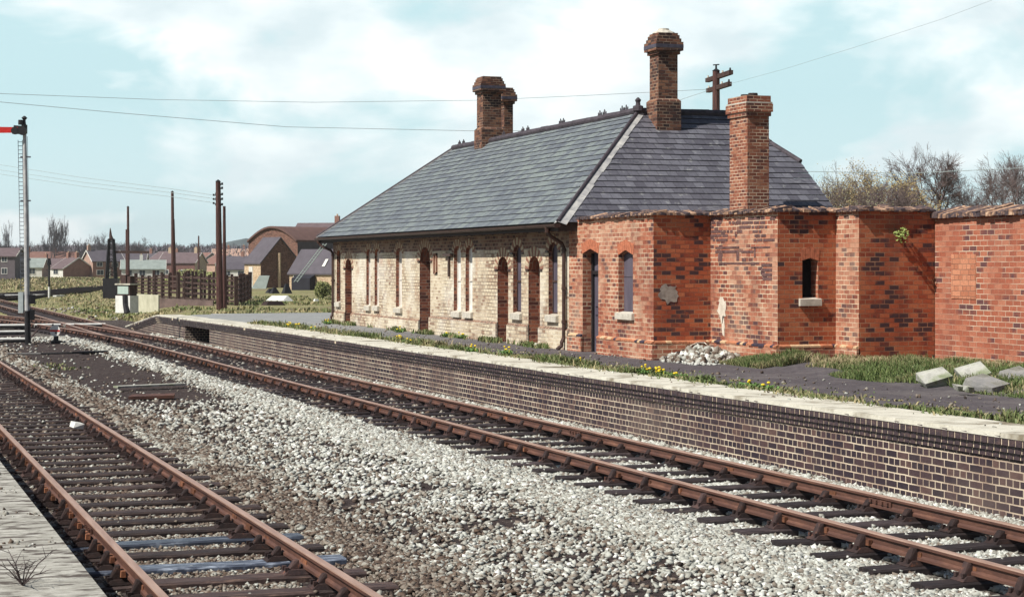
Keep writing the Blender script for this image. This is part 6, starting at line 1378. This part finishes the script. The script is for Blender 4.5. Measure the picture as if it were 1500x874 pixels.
# ================================================================== sky, sun, camera
w = bpy.data.worlds.new('World'); scene.world = w; w.use_nodes = True; nt = w.node_tree; N = nt.nodes; L_ = nt.links
bg = N['Background']; out = N['World Output']
sky = N.new('ShaderNodeTexSky'); sky.sky_type = 'NISHITA'; sky.sun_disc = False; EL = 49.0; sdir = Vector((-.970, -.235, 0)).normalized()
sky.sun_elevation = math.radians(EL); sky.sun_rotation = math.atan2(sdir.x, sdir.y); sky.air_density = 1.0; sky.dust_density = .6; sky.ozone_density = 1.0
bg.inputs['Strength'].default_value = SKY_STR = .05
tc = N.new('ShaderNodeTexCoord'); sep = N.new('ShaderNodeSeparateXYZ'); L_.new(tc.outputs['Generated'], sep.inputs[0])
def mth(op, a, b=None, c=None):
    x = N.new('ShaderNodeMath'); x.operation = op
    for i, q in enumerate((a, b, c)):
        if q is None: continue
        if isinstance(q, (int, float)): x.inputs[i].default_value = q
        else: L_.new(q, x.inputs[i])
    return x.outputs[0]
mp = N.new('ShaderNodeMapping'); mp.inputs['Scale'].default_value = (1, 1, 2.1); mp.inputs['Location'].default_value = (.9, .25, .4); L_.new(tc.outputs['Generated'], mp.inputs[0])
n1 = N.new('ShaderNodeTexNoise'); n1.inputs['Scale'].default_value = 7.5; n1.inputs['Detail'].default_value = 9; n1.inputs['Roughness'].default_value = .5; n1.inputs['Distortion'].default_value = .25; L_.new(mp.outputs[0], n1.inputs[0])
rp = N.new('ShaderNodeValToRGB'); rp.color_ramp.elements[0].position = .45; rp.color_ramp.elements[1].position = .55; L_.new(mth('ADD', n1.outputs[0], mth('MULTIPLY', sep.outputs[2], .45)), rp.inputs[0])
hz = N.new('ShaderNodeMapRange'); hz.inputs['From Min'].default_value = .14; hz.inputs['From Max'].default_value = .24; hz.inputs['To Min'].default_value = 1; hz.inputs['To Max'].default_value = 0; hz.interpolation_type = 'SMOOTHSTEP'; L_.new(sep.outputs[2], hz.inputs[0])
def rgbmix(f, a, b):
    x = N.new('ShaderNodeMix'); x.data_type = 'RGBA'
    for s_, q in ((x.inputs[0], f), (x.inputs[6], a), (x.inputs[7], b)):
        if isinstance(q, tuple): s_.default_value = (*q, 1)
        elif isinstance(q, (int, float)): s_.default_value = q
        else: L_.new(q, s_)
    return x.outputs[2]
K = 1/SKY_STR
fw = N.new('ShaderNodeMapRange'); fw.inputs['From Min'].default_value = .45; fw.inputs['From Max'].default_value = .80; fw.interpolation_type = 'SMOOTHSTEP'; L_.new(sep.outputs[1], fw.inputs[0])   # bright cloud and haze kept ahead; unseen sky left plain to cut wall fill
hzf = mth('MULTIPLY', hz.outputs[0], fw.outputs[0])
haze = rgbmix(mth('MULTIPLY', hzf, .9), sky.outputs[0], (.54*K, .76*K, .80*K))
n2 = N.new('ShaderNodeTexNoise'); n2.inputs['Scale'].default_value = 14; n2.inputs['Detail'].default_value = 8; L_.new(mp.outputs[0], n2.inputs[0])
cl = N.new('ShaderNodeValToRGB'); cl.color_ramp.elements[0].position = .35; cl.color_ramp.elements[0].color = (.66*K, .76*K, .79*K, 1); cl.color_ramp.elements[1].position = .6; cl.color_ramp.elements[1].color = (.93*K, .98*K, .98*K, 1); L_.new(n2.outputs[0], cl.inputs[0])
cf = mth('MULTIPLY', rp.outputs[0], mth('ADD', mth('MULTIPLY', hzf, .90), .04))
hb_ = N.new('ShaderNodeMapRange'); hb_.inputs['From Min'].default_value = 0; hb_.inputs['From Max'].default_value = .09; hb_.inputs['To Min'].default_value = .45; hb_.inputs['To Max'].default_value = 0; L_.new(sep.outputs[2], hb_.inputs[0])   # paler air low down
L_.new(rgbmix(mth('MULTIPLY', hb_.outputs[0], fw.outputs[0]), rgbmix(cf, haze, cl.outputs[0]), (.80*K, .93*K, .95*K)), bg.inputs['Color'])
hb = MB(); hb.box(-700, 2600, -60, 2600, -2.5, 60); hz_o = hb.build('haze', bpy.data.materials.new('haze_air')); tag(hz_o, 'thin pale haze over the distance', 'haze', None, 'stuff')
hm_ = hz_o.data.materials[0]; hm_.use_nodes = True; hn = hm_.node_tree; hn.nodes.remove(hn.nodes['Principled BSDF']); pv = hn.nodes.new('ShaderNodeVolumePrincipled'); pv.inputs['Color'].default_value = (.97, .99, 1, 1); pv.inputs['Density'].default_value = .00020; pv.inputs['Anisotropy'].default_value = .3; hn.links.new(pv.outputs[0], hn.nodes['Material Output'].inputs['Volume'])
sun = bpy.data.lights.new('Sun', 'SUN'); sun.energy = 5.0; sun.angle = math.radians(.53); sun.color = (1, .95, .87)
so = bpy.data.objects.new('Sun', sun); C.objects.link(so)
d_ = Vector((sdir.x*math.cos(math.radians(EL)), sdir.y*math.cos(math.radians(EL)), math.sin(math.radians(EL)))); so.rotation_euler = d_.to_track_quat('Z', 'Y').to_euler(); so.location = d_*80
cam = bpy.data.cameras.new('Camera'); cam.sensor_width = 36; cam.sensor_fit = 'HORIZONTAL'; cam.lens = F/1500*36; cam.shift_y = -(437-388)/1500; cam.clip_start = .1; cam.clip_end = 9000
co_ = bpy.data.objects.new('Camera', cam); C.objects.link(co_); co_.location = (0, 0, CAMZ); co_.rotation_euler = (math.radians(90), 0, -TH); scene.camera = co_
vs = scene.view_settings; vs.view_transform = 'Standard'; vs.look = 'None'; vs.exposure = 0.3; vs.gamma = 1; vs.use_curve_mapping = False
scene.cycles.max_bounces = 5; scene.cycles.diffuse_bounces = 3; scene.cycles.glossy_bounces = 2; scene.cycles.transmission_bounces = 2
scene.cycles.use_adaptive_sampling = True
